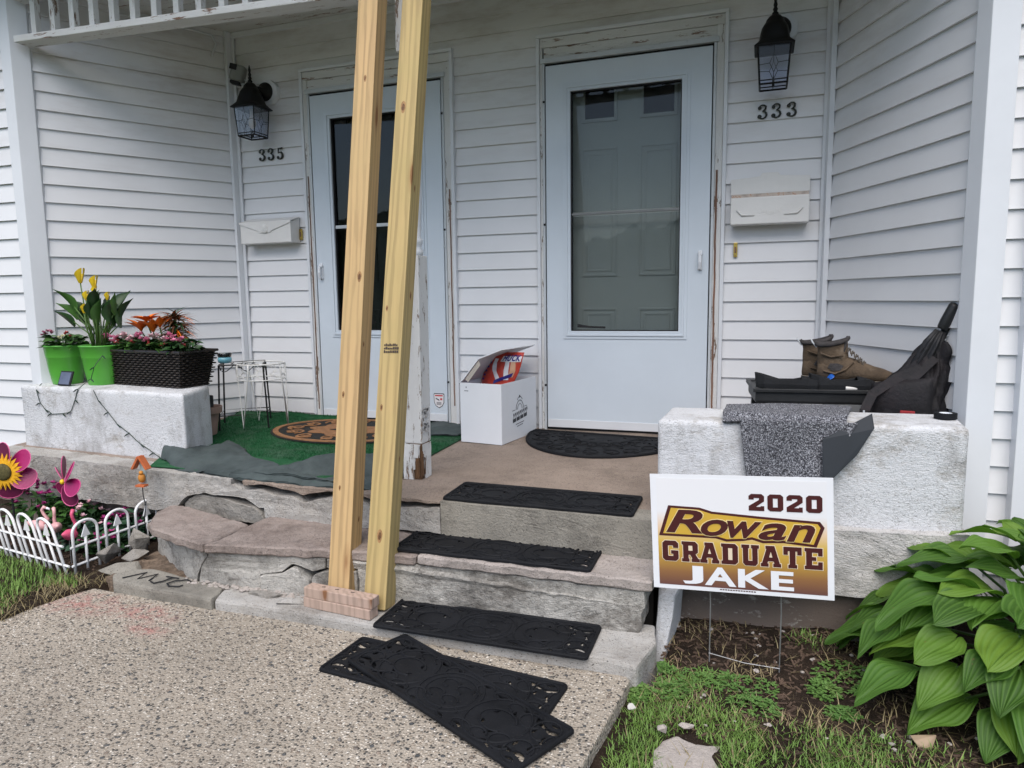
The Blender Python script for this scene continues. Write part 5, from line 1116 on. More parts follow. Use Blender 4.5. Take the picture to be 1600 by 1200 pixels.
o = thing('tape_roll', 'roll of black tape on the right end of the pier', 'tape', (1.608, -1.125, .303)); k = MB(); k.holed([el(.036, .036, 28), el(.021, .021, 20)[::-1]], 0, .02); k.build('tape', M['rubber'], o, bevel=.001); k = MB(); k.holed([el(.0205, .0205, 20), el(.018, .018, 20)[::-1]], .001, .019); k.build('core', M['carton'], o)
k = MB(); k.lathe([(.001, .010), (.0175, .010), (.0175, .012), (.001, .012)], 20); k.build('core_disc', M['carton'], o)
# speckled mat draped over the right pier
def saltpepper():
    m, n, b = new_mat('speckled_carpet'); g = NG(n); co = g.geo()
    c = g.ramp(g.noise(co, 210, 3, .85), [(.40, (.012, .012, .016)), (.5, (.085, .085, .1)), (.60, (.36, .37, .4)), (.68, (.6, .61, .65))]); g.to(c, b.inputs['Base Color']); b.inputs['Roughness'].default_value = .95
    g.to(g.bump(g.noise(co, 230, 3, .7), .8, .006), b.inputs['Normal']); return m
M['sp'] = saltpepper()
gm = thing('speckled_mat', 'black and white speckled carpet mat hanging over the right pier', 'mat', (1.1, -1.3, .303)); GL = Vector((1.1, -1.3, .303))
fy = lambda x: -1.405+(x-.645)*.1053
def hang(u, v):
    x = np.interp(v, [0, 1], [.925, .952])+u*np.interp(v, [0, 1], [.375, .245]); z = .318-.008*u-v*.215+.0*u; return Vector((x, fy(x)-.016-.006*math.sin(u*5+v*3)-.010*v*u+.0022*noise.noise((x*170, z*170, 0)), z))-GL
k = MB(); k.grid(hang, 70, 50); k.build('hanging_part', M['sp'], gm, smooth=True, solid=-.009)
def topm(u, v):
    x = .868+u*(.40)+v*(.05*u); y = fy(x)+.0+v*.31; z = .322+.010*math.sin(PI*min(1, v*3))-(.014 if v < .08 else 0)+.004*math.sin(u*6+v*5); y -= .012*(v < .2); z += .0022*noise.noise((x*170, y*170, 4)); return Vector((x, y, z))-GL
k = MB(); k.grid(topm, 80, 60); k.build('folded_top', M['sp'], gm, smooth=True, solid=-.010)
k = MB(); q = [(1.193, -1.384, .255), (1.345, -1.325, .338), (1.352, -1.34, .29), (1.30, -1.365, .20), (1.205, -1.405, .098), (1.196, -1.40, .12)]
k.loft([[Vector(p)-GL for p in q], [Vector(p)+Vector((.004, .008, .002))-GL for p in q]]); k.build('rubber_underside', mat('mat_backing', (.022, .026, .032), .6), gm)
# ------------------------------------------------------------------ yard sign
SW, SH = .547, .383
sg = thing('yard_sign', 'white and gold yard sign for a 2020 graduate on a wire stake', 'yard sign', (.965, -1.64, gz(.965, -1.64)), .0)
def signmat():
    m, n, b = new_mat('sign_print'); g = NG(n); tc = g.node('ShaderNodeTexCoord'); s = g.node('ShaderNodeSeparateXYZ'); g.to(tc.outputs['Object'], s.inputs[0])
    c = g.ramp(g.math('DIVIDE', s.outputs[2], SH), [(.03, (.13, .055, .05)), (.16, (.27, .13, .05)), (.3, (.5, .3, .05)), (.42, (.62, .42, .08)), (.54, (.76, .56, .38)), (.68, (.78, .78, .8))]); g.to(c, b.inputs['Base Color']); b.inputs['Roughness'].default_value = .45; return m
M['signp'] = signmat(); M['signw'] = mat('sign_white', (.78, .79, .82), .45, .02); M['maroon'] = mat('maroon_ink', (.062, .012, .012), .5, .05); M['gold'] = mat('gold_ink', (.60, .38, .05), .5, .05)
bd = bpy.data.objects.new('board', None); 
k = MB(); k.bb(0, SW, -.002, .002, 0, SH); bd = k.build('board', M['signw'], sg); bd.location = (-.29, -.03, -.215-sg.location.z); bd.rotation_euler = (0, -.048, 0)
f0 = lambda u, v, t: (u*SW, -.0022-t, v*SH)
k = MB(); k.holed([[(.036, .036), (.966, .036), (.966, .97), (.036, .97)]], .0, .0004, f0); k.build('printed_panel', M['signp'], bd)
GL_ = {'0': [[(1, 0), (5, 0), (6, 1), (6, 7), (5, 8), (1, 8), (0, 7), (0, 1)], [(2.1, 1.9), (2.1, 6.1), (3.9, 6.1), (3.9, 1.9)]],
 '2': [[(0, 0), (6, 0), (6, 2.3), (4.6, 2.3), (4.6, 1.9), (2.8, 1.9), (6, 4.6), (6, 7), (5, 8), (1, 8), (0, 7), (0, 5.3), (2, 5.3), (2, 6.1), (4, 6.1), (4, 5.2), (0, 2.2)]],
 'G': [[(1, 0), (5, 0), (6, 1), (6, 4.2), (3.2, 4.2), (3.2, 2.8), (4, 2.8), (4, 1.9), (2.1, 1.9), (2.1, 6.1), (4, 6.1), (4, 5.2), (6, 5.2), (6, 7), (5, 8), (1, 8), (0, 7), (0, 1)]],
 'R': [[(0, 0), (2.8, 0), (2.8, 1.3), (2.5, 1.3), (2.5, 2.8), (3.1, 2.8), (3.9, 1.3), (3.6, 1.3), (3.6, 0), (6.6, 0), (6.6, 1.3), (6.1, 1.3), (5.1, 3), (6, 3.8), (6, 7), (5, 8), (0, 8), (0, 6.7), (.5, 6.7), (.5, 1.3), (0, 1.3)], [(2.5, 4.4), (2.5, 6.4), (4, 6.4), (4, 4.4)]],
 'A': [[(-.5, 0), (2.2, 0), (2.2, 1.3), (1.8, 1.3), (2.0, 2.1), (4.0, 2.1), (4.2, 1.3), (3.8, 1.3), (3.8, 0), (6.5, 0), (6.5, 1.3), (6.1, 1.3), (4.3, 8), (1.2, 8), (1.2, 6.8), (1.5, 6.8), (-.1, 1.3), (-.5, 1.3)], [(2.4, 3.6), (3.0, 5.8), (3.6, 3.6)]],
 'D': [[(0, 0), (5, 0), (6, 1), (6, 7), (5, 8), (0, 8), (0, 6.7), (.5, 6.7), (.5, 1.3), (0, 1.3)], [(2.5, 1.7), (2.5, 6.3), (4, 6.3), (4, 1.7)]],
 'U': [[(1.3, 0), (4.9, 0), (5.7, 1), (5.7, 6.7), (6.2, 6.7), (6.2, 8), (3.4, 8), (3.4, 6.7), (3.8, 6.7), (3.8, 1.9), (2.4, 1.9), (2.4, 6.7), (2.8, 6.7), (2.8, 8), (0, 8), (0, 6.7), (.5, 6.7), (.5, 1)]],
 'T': [[(1.7, 0), (4.7, 0), (4.7, 1.3), (4.2, 1.3), (4.2, 6.4), (4.8, 6.4), (4.8, 5), (6.3, 5), (6.3, 8), (.1, 8), (.1, 5), (1.6, 5), (1.6, 6.4), (2.2, 6.4), (2.2, 1.3), (1.7, 1.3)]],
 'E': [[(0, 0), (6, 0), (6, 2.9), (4.5, 2.9), (4.5, 1.7), (2.5, 1.7), (2.5, 3.3), (3.9, 3.3), (3.9, 4.7), (2.5, 4.7), (2.5, 6.3), (4.5, 6.3), (4.5, 5.1), (6, 5.1), (6, 8), (0, 8), (0, 6.7), (.5, 6.7), (.5, 1.3), (0, 1.3)]]}
def grow(l, d):
    n = len(l); out = []
    for i in range(n):
        p0, p1, p2 = (Vector(l[(i+j) % n]) for j in (-1, 0, 1)); a = (p1-p0).normalized(); b_ = (p2-p1).normalized(); na, nb = Vector((a.y, -a.x)), Vector((b_.y, -b_.x)); m_ = na+nb
        if m_.length < 1e-6: m_ = na
        m_ = m_.normalized(); out.append(tuple(p1+m_*d/max(.4, m_.dot(na))))
    return out
def block(s, u0, u1, v0, v1, name, outline=None):
    w_ = 7.25; tot = w_*len(s)-1.2; kx, kz = (u1-u0)/tot, (v1-v0)/8
    for i, ch in enumerate(s):
        ls = [[(u0+(x+i*w_)*kx, v0+z*kz) for x, z in l] for l in GL_[ch]]
        if outline:
            k = MB(); k.holed([[(u0+(x+i*w_)*kx, v0+z*kz) for x, z in grow(GL_[ch][0], .25)]], .0005+.0003*(i % 2), .0007+.0003*(i % 2), f0); k.build('letter_outline', outline, bd)
        k = MB(); k.holed(ls, .0012, .0016, f0); k.build(name, M['maroon'], bd)
block('2020', .556, .944, .715, .855, 'numeral')
block('GRADUATE', .060, .942, .248, .425, 'letter', mat('cream_ink', (.74, .62, .46), .5, .02))
ban = [(.052, .475), (.37, .472), (.43, .45), (.52, .462), (.57, .478), (.63, .452), (.74, .462), (.905, .44), (.945, .595), (.925, .635), (.60, .66), (.35, .685), (.28, .715), (.108, .725)]
k = MB(); k.holed([grow(ban, .008)], .0007, .0010, f0); k.build('name_banner_edge', M['maroon'], bd)
k = MB(); k.holed([[(x, y) for x, y in grow(ban, -.012)]], .0013, .0015, f0); k.build('name_banner', M['gold'], bd)
def fit(body, u0, u1, v0, v1, m, name, off, shear, z, skew=0., sp_=1.):
    me = text_mesh(name, body, 1., m, .01, off, shear, sp_); xs = [v.co.x for v in me.vertices]; ys = [v.co.y for v in me.vertices]; x0_, x1_, y0_, y1_ = min(xs), max(xs), min(ys), max(ys)
    for v in me.vertices:
        a = (v.co.x-x0_)/(x1_-x0_); b_ = (v.co.y-y0_)/(y1_-y0_); zz = z+(.0004 if v.co.z > 0 else 0); v.co = f0(u0+(u1-u0)*a, v0+(v1-v0)*b_+skew*a, zz)
    bm = bmesh.new(); bm.from_mesh(me); bmesh.ops.recalc_face_normals(bm, faces=bm.faces); bm.to_mesh(me); bm.free()
    return inst(name, me, bd)
for i, (ch, u0, u1, v0, v1) in enumerate((('R', .085, .30, .50, .70), ('o', .285, .44, .484, .628), ('w', .435, .625, .478, .622), ('a', .605, .755, .474, .618), ('n', .755, .905, .470, .614))):
    fit(ch, u0-.006, u1+.006, v0-.006, v1+.006, mat('pale_gold_ink', (.78, .62, .3), .5, .02) if i == 0 else bpy.data.materials['pale_gold_ink'], 'letter_outline', .03, .30, .00165+.0003*(i % 2)); fit(ch, u0, u1, v0, v1, M['maroon'], 'name_letter', .022, .30, .0026+.0003*(i % 2))
for i, (ch, u0, u1) in enumerate((('J', .175, .292), ('A', .30, .478), ('K', .488, .655), ('E', .668, .79))): fit(ch, u0, u1, .055, .215, M['signw'], 'first_name_letter', .03, 0, .0018)
k = MB(); 
for i in range(14): k.holed([[(.385+i*.0145, .018), (.396+i*.0145, .018), (.396+i*.0145, .027), (.385+i*.0145, .027)]], .0001, .0004, f0)
k.build('fine_print', M['maroon'], bd)
M['steel'] = mat('steel_wire', (.3, .3, .3), .5, .2, metal=.6)
for x in (-.110, .107): k = MB(); k.tube([(x, 0, -.06), (x, -.004, .2), (x-.01, -.012, .45)], .0022, 6); k.build('stake_leg', M['steel'], sg)
k = MB(); k.tube([(-.112, -.003, .03), (0, -.004, .014), (.108, -.003, .012)], .0017, 6); k.build('stake_bar', M['steel'], sg)
# ------------------------------------------------------------------ hosta
def hostamat(name, c):
    m, n, b = new_mat(name); g = NG(n); tc = g.node('ShaderNodeTexCoord'); oi = g.node('ShaderNodeObjectInfo')
    base = g.ramp(oi.outputs['Random'], [(0, tuple(x*.55 for x in c)), (.55, c), (1, (c[0]*2., c[1]*1.45, c[2]*1.2))])
    base = g.mix(g.ramp(g.noise(g.coords(rand=True), 14, 5, .6), [(.4, 0.), (.8, .35)]), base, tuple(x*.55 for x in c)); g.to(base, b.inputs['Base Color'])
    at = g.node('ShaderNodeAttribute'); at.attribute_name = 'vein'; base2 = g.mix(g.ramp(at.outputs['Fac'], [(.45, 0.), (1., .45)]), base, (c[0]*1.9, c[1]*1.55, c[2]*2.)); g.to(base2, b.inputs['Base Color'])
    sp = g.ramp(g.noise(g.coords(rand=True), 30, 4, .6), [(.70, 0.), (.73, .8)]); g.to(g.mix(sp, base2, (.16, .11, .04)), b.inputs['Base Color'])
    b.inputs['Roughness'].default_value = .55; b.inputs['Specular IOR Level'].default_value = .3
    tl = g.node('ShaderNodeBsdfTranslucent'); tl.inputs[0].default_value = (c[0]*2.2, c[1]*2.2, c[2]*1.2, 1); mx = g.node('ShaderNodeMixShader'); mx.inputs[0].default_value = .25; g.to(b.outputs[0], mx.inputs[1]); g.to(tl.outputs[0], mx.inputs[2]); g.to(mx.outputs[0], n.nodes['Material Output'].inputs[0]); return m
M['hosta'] = hostamat('hosta_leaf', (.07, .165, .024))
def hosta_leaf(seed, L=.195, W=.155):
    r_ = random.Random(seed); n, m_ = 18, 36; wav = r_.uniform(0, 6); bend = r_.uniform(.2, .55); tw = r_.uniform(-.25, .25)
    def fn(u, v):
        w_ = W*(math.sin(PI*min(1, u**.8*.985+.015))**.7)*(1-u**4*.35); s = (v-.5)*2; x = L*u-.03*abs(s)*max(0, .18-u)*5
        y = s*w_/2; z = -bend*L*u*u+.16*w_*abs(s)**1.3*(1-u*.8)+.012*math.sin(u*9+wav+s*2)*abs(s)+.0027*math.cos(abs(s)*26+u*1.5)*(1-u*.8)*min(1, u*6)-.006*math.exp(-(s/.07)**2)
        return (x, y*math.cos(tw*u)-z*math.sin(tw*u), z*math.cos(tw*u)+y*math.sin(tw*u))
    k = MB(); k.grid(fn, n, m_); me = k.mesh('leaf', M['hosta'], smooth=True, fixn=False); at_ = me.attributes.new('vein', 'FLOAT', 'POINT'); at_.data.foreach_set('value', [math.cos(abs((j/m_-.5)*2)*26+i/n*1.5)*.5+.5 if abs(j/m_-.5) > .02 else 1.3 for i in range(n+1) for j in range(m_+1)]); return me
hl_ = [hosta_leaf(i) for i in range(7)]
ho = thing('hosta', 'large green hosta with ribbed leaves at the right corner of the porch', 'plant', (1.85, -1.51, gz(1.85, -1.51)))
r = random.Random(11); n_h = 0
for ring, (cnt, rad, h, pit, s) in enumerate(((12, .05, .41, .8, .72), (20, .14, .39, .5, .8), (28, .23, .34, .3, .85), (34, .32, .27, .12, .88), (38, .40, .19, .0, .86), (36, .45, .10, -.12, .8))):
    for i in range(cnt):
        a = 2*PI*(i+.5*(ring % 2))/cnt+r.uniform(-.15, .15); R1 = rad*r.uniform(.85, 1.12); x, y = R1*math.cos(a), R1*math.sin(a)*.92; zz = h+r.uniform(-.04, .04); p_ = pit+r.uniform(-.2, .2)
        wy = -1.51+y+.2*math.sin(a)
        if y > .1 and 1.85+x < 1.66 and wy > -1.36: continue
        if wy > -1.07: continue
        inst('leaf', hl_[r.randrange(7)], ho, (x, y, zz), (r.uniform(-.25, .25), -p_, a+r.uniform(-.3, .3)), (s*r.uniform(.85, 1.15),)*3)
        if i % 2 == 0: k = MB(); k.tube([(x*.1, y*.1, 0), (x*.6, y*.6, zz*.8), (x, y, zz)], [.006, .005, .004], 5); k.build('petiole', M['stem'], ho)
# ------------------------------------------------------------------ left flower bed: edging, ornaments, flowers
M['fence'] = mat('white_edging_plastic', (.76, .76, .76), .45, .05, 8, dirt=((.45, .42, .36), 9, .64, .15))
def edging(label, a, b_, n, lean, z0=-.425):
    a, b_ = Vector((*a, z0)), Vector((*b_, z0)); o = thing('edging_panel', label, 'border fence', a, group='white garden edging'); d_ = b_-a; ln = Vector((*lean, 0))
    P = lambda s, h: d_*s+Vector((0, 0, h*.9))+ln*(h/.24)
    for h in (.025, .118): k = MB(); k.tube([P(-.01, h), P(1.01, h)], .0055, 6); k.build('rail', M['fence'], o)
    for i in range(n):
        c = (i+.42)/n; w_ = .37/n
        k = MB(); pts = [P(c-w_, -.02), P(c-w_, .17)]+[P(c-w_*math.cos(PI*j/10), .185+.052*math.sin(PI*j/10)) for j in range(11)]+[P(c+w_, .17), P(c+w_, -.02)]; k.tube(pts, .0068, 6); k.build('hoop', M['fence'], o, smooth=True)
        k = MB(); k.tube([P(c, -.02), P(c, .165)], .0062, 6); pk_ = k.build('picket', M['fence'], o, smooth=True)
        k = MB(); e = d_.normalized()*.021; k.loft([[P(c, .158)+e*t+q for t, q in ((-1, Vector((0, 0, 0))), (1, Vector((0, 0, 0))), (.0, Vector((0, 0, .052))))] for q2 in (0,)]+[[P(c, .158)+e*t+q+d_.normalized().cross(Vector((0, 0, 1)))*.006 for t, q in ((-1, Vector((0, 0, 0))), (1, Vector((0, 0, 0))), (.0, Vector((0, 0, .052))))]]); k.build('arrowhead', M['fence'], pk_)
edging('white looped garden edging panel facing the lawn, leaning sideways', (-2.47, -1.69), (-1.845, -1.785), 4, (-.10, .02))
edging('white looped garden edging panel running from its corner to the porch steps', (-1.835, -1.775), (-1.81, -1.30), 3, (0, 0))
M['pw'] = mat('pinwheel_fabric', (.30, .012, .10), .4, .15, 6, .15, 90, spec=.4); M['pwedge'] = mat('pinwheel_edge', (.62, .10, .26), .5); M['pwdark'] = mat('pinwheel_dark', (.13, .008, .05), .5); M['sunp'] = mat('sunflower_yellow', (.80, .42, .02), .5, .2, 40); M['sunc'] = mat('sunflower_center', (.10, .085, .03), .8, .4, 90, .6, 200)
def pinwheel(label, loc, face, n, pl_, pw_, hub, tilt=0.):
    """petals round a hub; face: direction angle of the axis in the ground plane"""
    zg = gz(loc[0], loc[1]); o = thing('pinwheel', label, 'pinwheel', (loc[0], loc[1], zg), face, 'garden pinwheels'); hz = loc[2]-zg
    k = MB(); k.tube([(0, .02, 0), (0, .02, hz)], .005, 6); k.tube([(0, .022, hz), (0, -.02, hz)], .004, 6); k.build('stake', M['gap'], o)
    for i in range(n):
        a = 2*PI*i/n+tilt; R = Matrix.Rotation(a, 3, 'Y')
        out = []
        for j in range(18): t = 2*PI*j/18; out.append((pl_*.56+pl_*.44*math.cos(t), pw_/2*math.sin(t)*(1+.25*math.cos(t))))
        k = MB(); q = [R @ Vector((x, -.01+.55*y+.02*(x/pl_), y)) for x, y in out]; q2 = [p+Vector((0, .0015, 0)) for p in q]; k.loft([q, q2]); pe = k.build('petal', M['pw'] if i % 3 != 1 else M['pwdark'], o)
        k = MB(); k.tube(q, .0022, 4, closed=True); k.build('petal_edge', M['pwedge'], pe)
    if hub:
        k = MB()
        for ringI, (rr, cn, y_) in enumerate(((.096, 24, -.022), (.084, 22, -.026))):
            for j in range(cn): put(k, *leaf_poly(rr, .025, 4, .1, .1), (0, 0, 0), 2*PI*(j+.5*ringI)/cn, 0); 
            k.v[-(15*cn):] = [(x, y_-z*.3, y+hz) for x, y, z in k.v[-(15*cn):]]
        k.build('sunflower_rays', M['sunp'], o)
        k = MB(); k.lathe([(.001, .012), (.03, .012), (.04, .006), (.043, 0)], 20, (0, -.027, hz), Matrix.Rotation(PI/2, 3, 'X')); k.build('sunflower_center', M['sunc'], o, smooth=True)
    else:
        k = MB(); k.lathe([(.001, .014), (.010, .012), (.014, 0)], 12, (0, -.012, hz), Matrix.Rotation(PI/2, 3, 'X')); k.build('hub', M['yellow'], o, smooth=True)
    for pe in o.children:
        if pe.name.startswith('petal'): pe.location.z = hz
pinwheel('magenta pinwheel with a sunflower centre at the left edge', (-2.525, -1.55, -.075), .35, 6, .142, .094, True, .45)
pinwheel('plain magenta pinwheel with a yellow hub on a black stake', (-2.126, -1.55, -.098), -.35, 6, .122, .074, False, .25)
M['brick'] = mat('birdhouse_orange', (.5, .13, .045), .6, .15, 20); M['bird'] = mat('bird_orange', (.5, .2, .03), .6, .3, 30); M['bhblue'] = mat('birdhouse_blue', (.35, .42, .42), .6)
o = thing('birdhouse_ornament', 'tiny orange-roofed birdhouse ornament on a wire stake', 'garden ornament', (-1.705, -1.50, gz(-1.7, -1.5)-.0), .15); hz = .335
k = MB(); k.tube([(0, 0, 0), (.004, 0, .12), (-.004, 0, .17), (.01, 0, .24), (0, 0, .29), (0, 0, hz)], .0024, 5); k.build('stake', M['gap'], o)
for sx in (-1, 1): k = MB(); k.box((sx*.0195, 0, hz+.112), (.010, .034, .07), 0, Matrix.Rotation(-sx*.55, 3, 'Y')); k.build('roof_board', M['brick'], o, bevel=.001)
k = MB(); k.box((0, .012, hz+.06), (.03, .006, .10)); k.build('back', M['bhblue'], o); k = MB(); k.box((0, -.004, hz+.004), (.046, .03, .009)); k.build('base', M['brick'], o)
k = MB(); k.ball((.003, -.004, hz+.04), .017, sc=(1, .9, 1.35)); k.ball((.006, -.01, hz+.066), .010); k.build('bird', M['bird'], o, smooth=True)
M['flam'] = mat('flamingo_pink', (.68, .10, .20), .35, .08, 10, spec=.5); M['flamp'] = mat('flamingo_pale', (.75, .42, .42), .4)
def flamingo(label, x, y, zt, rz_, m):
    zg = gz(x, y)+.01; H_ = zt-zg; o = thing('flamingo', label, 'garden ornament', (x, y, zg), rz_, 'small flamingo ornaments')
    k = MB(); k.lathe([(.001, -.045), (.016, -.035), (.026, -.01), (.024, .015), (.012, .04), (.003, .058)], 14, (0, 0, H_*.56), Matrix.Rotation(-1.25, 3, 'Y')); k.build('body', m, o, smooth=True)
    k = MB(); k.tube([(.03, 0, H_*.58), (.045, 0, H_*.72), (.028, 0, H_*.84), (.022, 0, H_*.94), (.032, 0, H_), (.044, 0, H_*.98)], [.010, .008, .007, .007, .009, .006], 8); k.build('neck', m, o, smooth=True)
    k = MB(); k.tube([(.044, 0, H_*.98), (.056, 0, H_*.955), (.058, 0, H_*.92)], [.006, .005, .002], 6); k.build('beak', M['signw'], o, smooth=True)
    for s in (-1, 1): k = MB(); k.tube([(0, s*.006, H_*.5), (0, s*.006, -.02)], .0018, 5); k.build('leg', M['steel'], o)
flamingo('bright pink plastic flamingo behind the corner of the white edging', -1.935, -1.70, -.19, 1.9, M['flam'])
flamingo('pale pink flamingo behind the left edging panel, nearest the picture edge', -2.27, -1.60, -.225, .4, M['flamp'])
flamingo('pale pink flamingo between the other two flamingos', -2.18, -1.58, -.235, 2.6, M['flamp'])
bedpl = [('magenta flowering plant under the sunflower pinwheel', -2.52, -1.42, .15, .12, .26, M['magenta'], 26, M['lf']), ('bushy plant with few blooms left of the plain pinwheel', -2.36, -1.38, .11, .10, .20, M['magenta'], 3, M['lf']), ('plant with cream-pink blooms below the plain pinwheel', -2.22, -1.36, .09, .08, .17, M['palepink'], 10, M['lf_dark']), ('magenta carnation plant right of the pinwheel stake', -2.02, -1.36, .11, .08, .13, M['magenta'], 12, M['lf_blue']), ('magenta flowering plant against the porch ledge', -1.90, -1.36, .09, .08, .17, M['magenta'], 9, M['lf_blue']), ('low magenta flowering plant behind the right edging panel', -1.93, -1.55, .11, .09, .10, M['magenta'], 9, M['lf_dark']), ('grassy green plant beside the flamingos', -2.1, -1.50, .12, .09, .12, M['palepink'], 2, M['lf_blue'])]
for i, (lab, x, y, rx_, ry_, h, fm, nf, lm) in enumerate(bedpl):
    clump('bedding_plant', lab, (x, y, gz(x, y)), rx_, ry_, h, 130, [(fm, nf, .02, None)], lm, seed=40+i, group='bedding flowers', lsize=.05)
# ------------------------------------------------------------------ rubble and stones
def rock(name, label, loc, d, m, seed, rz_=0, cat='stone', group=None, tilt=(0, 0), amp=.18):
    r_ = random.Random(seed); k = MB(); pts = [Vector((r_.gauss(0, 1), r_.gauss(0, 1), r_.gauss(0, 1))).normalized() for _ in range(11)]
    bm = bmesh.new(); [bm.verts.new((p.x*d[0]/2*r_.uniform(.85, 1.1), p.y*d[1]/2*r_.uniform(.85, 1.1), p.z*d[2]/2*r_.uniform(.85, 1.1))) for p in pts]; bmesh.ops.convex_hull(bm, input=bm.verts[:])
    bmesh.ops.delete(bm, geom=[v for v in bm.verts if not v.link_faces], context='VERTS'); bmesh.ops.bevel(bm, geom=bm.edges[:], offset=min(d)*.03, segments=1, affect='EDGES'); me = bpy.data.meshes.new(name); bm.to_mesh(me); bm.free(); me.materials.append(m)
    o = inst(name, me, None, loc, (tilt[0], tilt[1], rz_)); return tag(o, label, cat, group)
Gc = 'broken concrete chunks'
rock('concrete_chunk', 'pointed grey concrete chunk leaning on the white edging', (-1.765, -1.655, -.375), (.13, .09, .13), M['broken'], 1, .4, 'rubble', Gc, (.3, .4))
rock('concrete_chunk', 'blocky concrete chunk standing behind the pointed one', (-1.735, -1.50, -.355), (.12, .10, .15), M['broken'], 2, .2, 'rubble', Gc)
rock('concrete_chunk', 'small flat concrete chunk against the rounded end of the step', (-1.655, -1.615, -.385), (.13, .08, .05), M['broken'], 3, .3, 'rubble', Gc, (.2, -.2))
rock('concrete_chunk', 'wide brown slab fragment below the pointed chunk', (-1.62, -1.715, -.41), (.24, .12, .06), M['patch'], 4, .1, 'rubble', Gc, (.1, 0))
rock('concrete_chunk', 'thin concrete flake lying on the plinth beside the stacked offcuts', (-.665, -1.825, -.385), (.13, .075, .03), M['ledge'], 5, .2, 'rubble', Gc)
rock('concrete_chunk', 'long crumbled flake in front of the cracked riser', (-.80, -1.795, -.388), (.22, .06, .03), M['broken'], 6, .05, 'rubble', Gc)
rock('field_stone', 'smooth tan stone near the hosta', (1.435, -1.90, gz(1.435, -1.90)+.012), (.085, .055, .045), mat('tan_stone', (.30, .22, .15), .7, .2, 12), 7, .2)
k = MB(); k.prism([(-.085, -.10), (.05, -.115), (.095, -.05), (.08, .02), (.085, .07), (.02, .06), (-.03, .085), (-.07, .05), (-.095, .0)], 0, .04); M['fstone'] = mat_paint('flat_stone', (.44, .395, .36), (.33, .285, .25), .5, .25, 9, .6, (1, 1, 1), .9, .3)
o = thing('stepping_stone', 'flat pinkish stepping stone sunk in the grass at the bottom edge', 'stepping stone', (.835, -2.145, gz(.835, -2.145)-.031), .1); k.build('stone', M['fstone'], o, bevel=.008, rough=(.005, 12, .03))
rock('field_stone', 'small pale stone on the corner of the stepping stone', (.757, -2.09, gz(.757, -2.09)+.03), (.035, .04, .03), M['fstone'], 8, 0)
rock('field_stone', 'thin stone flake at the back of the stepping stone', (.822, -2.05, gz(.82, -2.05)+.025), (.06, .03, .016), M['fstone'], 9, .1)
rock('field_stone', 'small white stone at the side of the walkway corner', (.655, -1.985, gz(.655, -1.985)+.012), (.03, .028, .022), mat('white_stone', (.55, .53, .5), .7), 10, 0)
rock('field_stone', 'flat brown stone lying against the foundation by the hosta', (1.29, -1.41, gz(1.29, -1.41)+.012), (.12, .05, .03), M['patch'], 12, .1)
# ------------------------------------------------------------------ grass, weeds, mulch (uncountable)
RN = np.random.default_rng(4)
def grassmat(name, a, b_, dry):
    m, n, b = new_mat(name); g = NG(n); co = g.geo()
    c = g.ramp(g.noise(co, 6, 5, .7), [(.3, a), (.6, b_), (.78, dry)]); c = g.mix(g.ramp(g.noise(co, 130, 2, .5), [(.35, 0.), (.7, .5)]), c, tuple(x*.5 for x in a)); g.to(c, b.inputs['Base Color']); b.inputs['Roughness'].default_value = .6; return m
M['grass'] = grassmat('grass_blade', (.10, .20, .03), (.19, .32, .06), (.31, .32, .14)); M['dry'] = grassmat('dry_blade', (.22, .17, .08), (.3, .24, .12), (.35, .28, .16)); M['clover'] = grassmat('clover_leaf', (.06, .14, .025), (.10, .2, .04), (.17, .24, .07))
def blades(name, label, pts, h0, h1, w0, m, cat='grass', lean=.6):
    n = len(pts); P = np.array([(x, y, gz(x, y)-.006) for x, y in pts]); a = RN.uniform(0, 2*np.pi, n); h = RN.uniform(h0, h1, n); l = RN.uniform(.1, lean, n)*h; d = np.stack([np.cos(a), np.sin(a), 0*a], 1); s = np.stack([-np.sin(a), np.cos(a), 0*a], 1)*(w0*RN.uniform(.7, 1.3, n))[:, None]/2; up_ = np.array([0, 0, 1.])
    mid = P+d*(l*.3)[:, None]+up_*(h*.55)[:, None]; tip = P+d*l[:, None]+up_*h[:, None]
    V = np.stack([P-s, P+s, mid-s*.7, mid+s*.7, tip], 1).reshape(-1, 3); b0 = np.arange(n)*5
    me = bpy.data.meshes.new(name); me.vertices.add(5*n); me.vertices.foreach_set('co', V.ravel()); T = np.stack([b0, b0+1, b0+3, b0, b0+3, b0+2, b0+2, b0+3, b0+4], 1).reshape(-1)
    me.loops.add(9*n); me.loops.foreach_set('vertex_index', T.astype(np.int32)); me.polygons.add(3*n); me.polygons.foreach_set('loop_start', np.arange(3*n, dtype=np.int32)*3); me.polygons.foreach_set('loop_total', np.full(3*n, 3, dtype=np.int32)); me.update(); me.validate(); me.materials.append(m)
    o = inst(name, me); tag(o, label, cat, kind='stuff'); return o
def sample(n, x0_, x1_, y0_, y1_, dens):
    out = []
    while len(out) < n:
        x, y = rnd.uniform(x0_, x1_), rnd.uniform(y0_, y1_)
        if rnd.random() < dens(x, y): out.append((x, y))
    return out
sm = lambda t: max(0., min(1., t))
def dl(x, y):
    e = -1.74-.06*math.sin(y*9) if y < -1.9 else -1.66-.2*(y+1.9); fy_ = -1.70-(x+2.47)*.152-.02
    return sm((e-x)/.06)*sm((fy_-y+.03)/.05)*(.6+.4*sm(.5+noise.noise((x*5, y*5, 0))))
blades('grass', 'bright lawn grass left of the walkway', sample(42000, -4.2, -1.62, -3.6, -1.62, dl), .018, .052, .004, M['grass'], lean=.9)
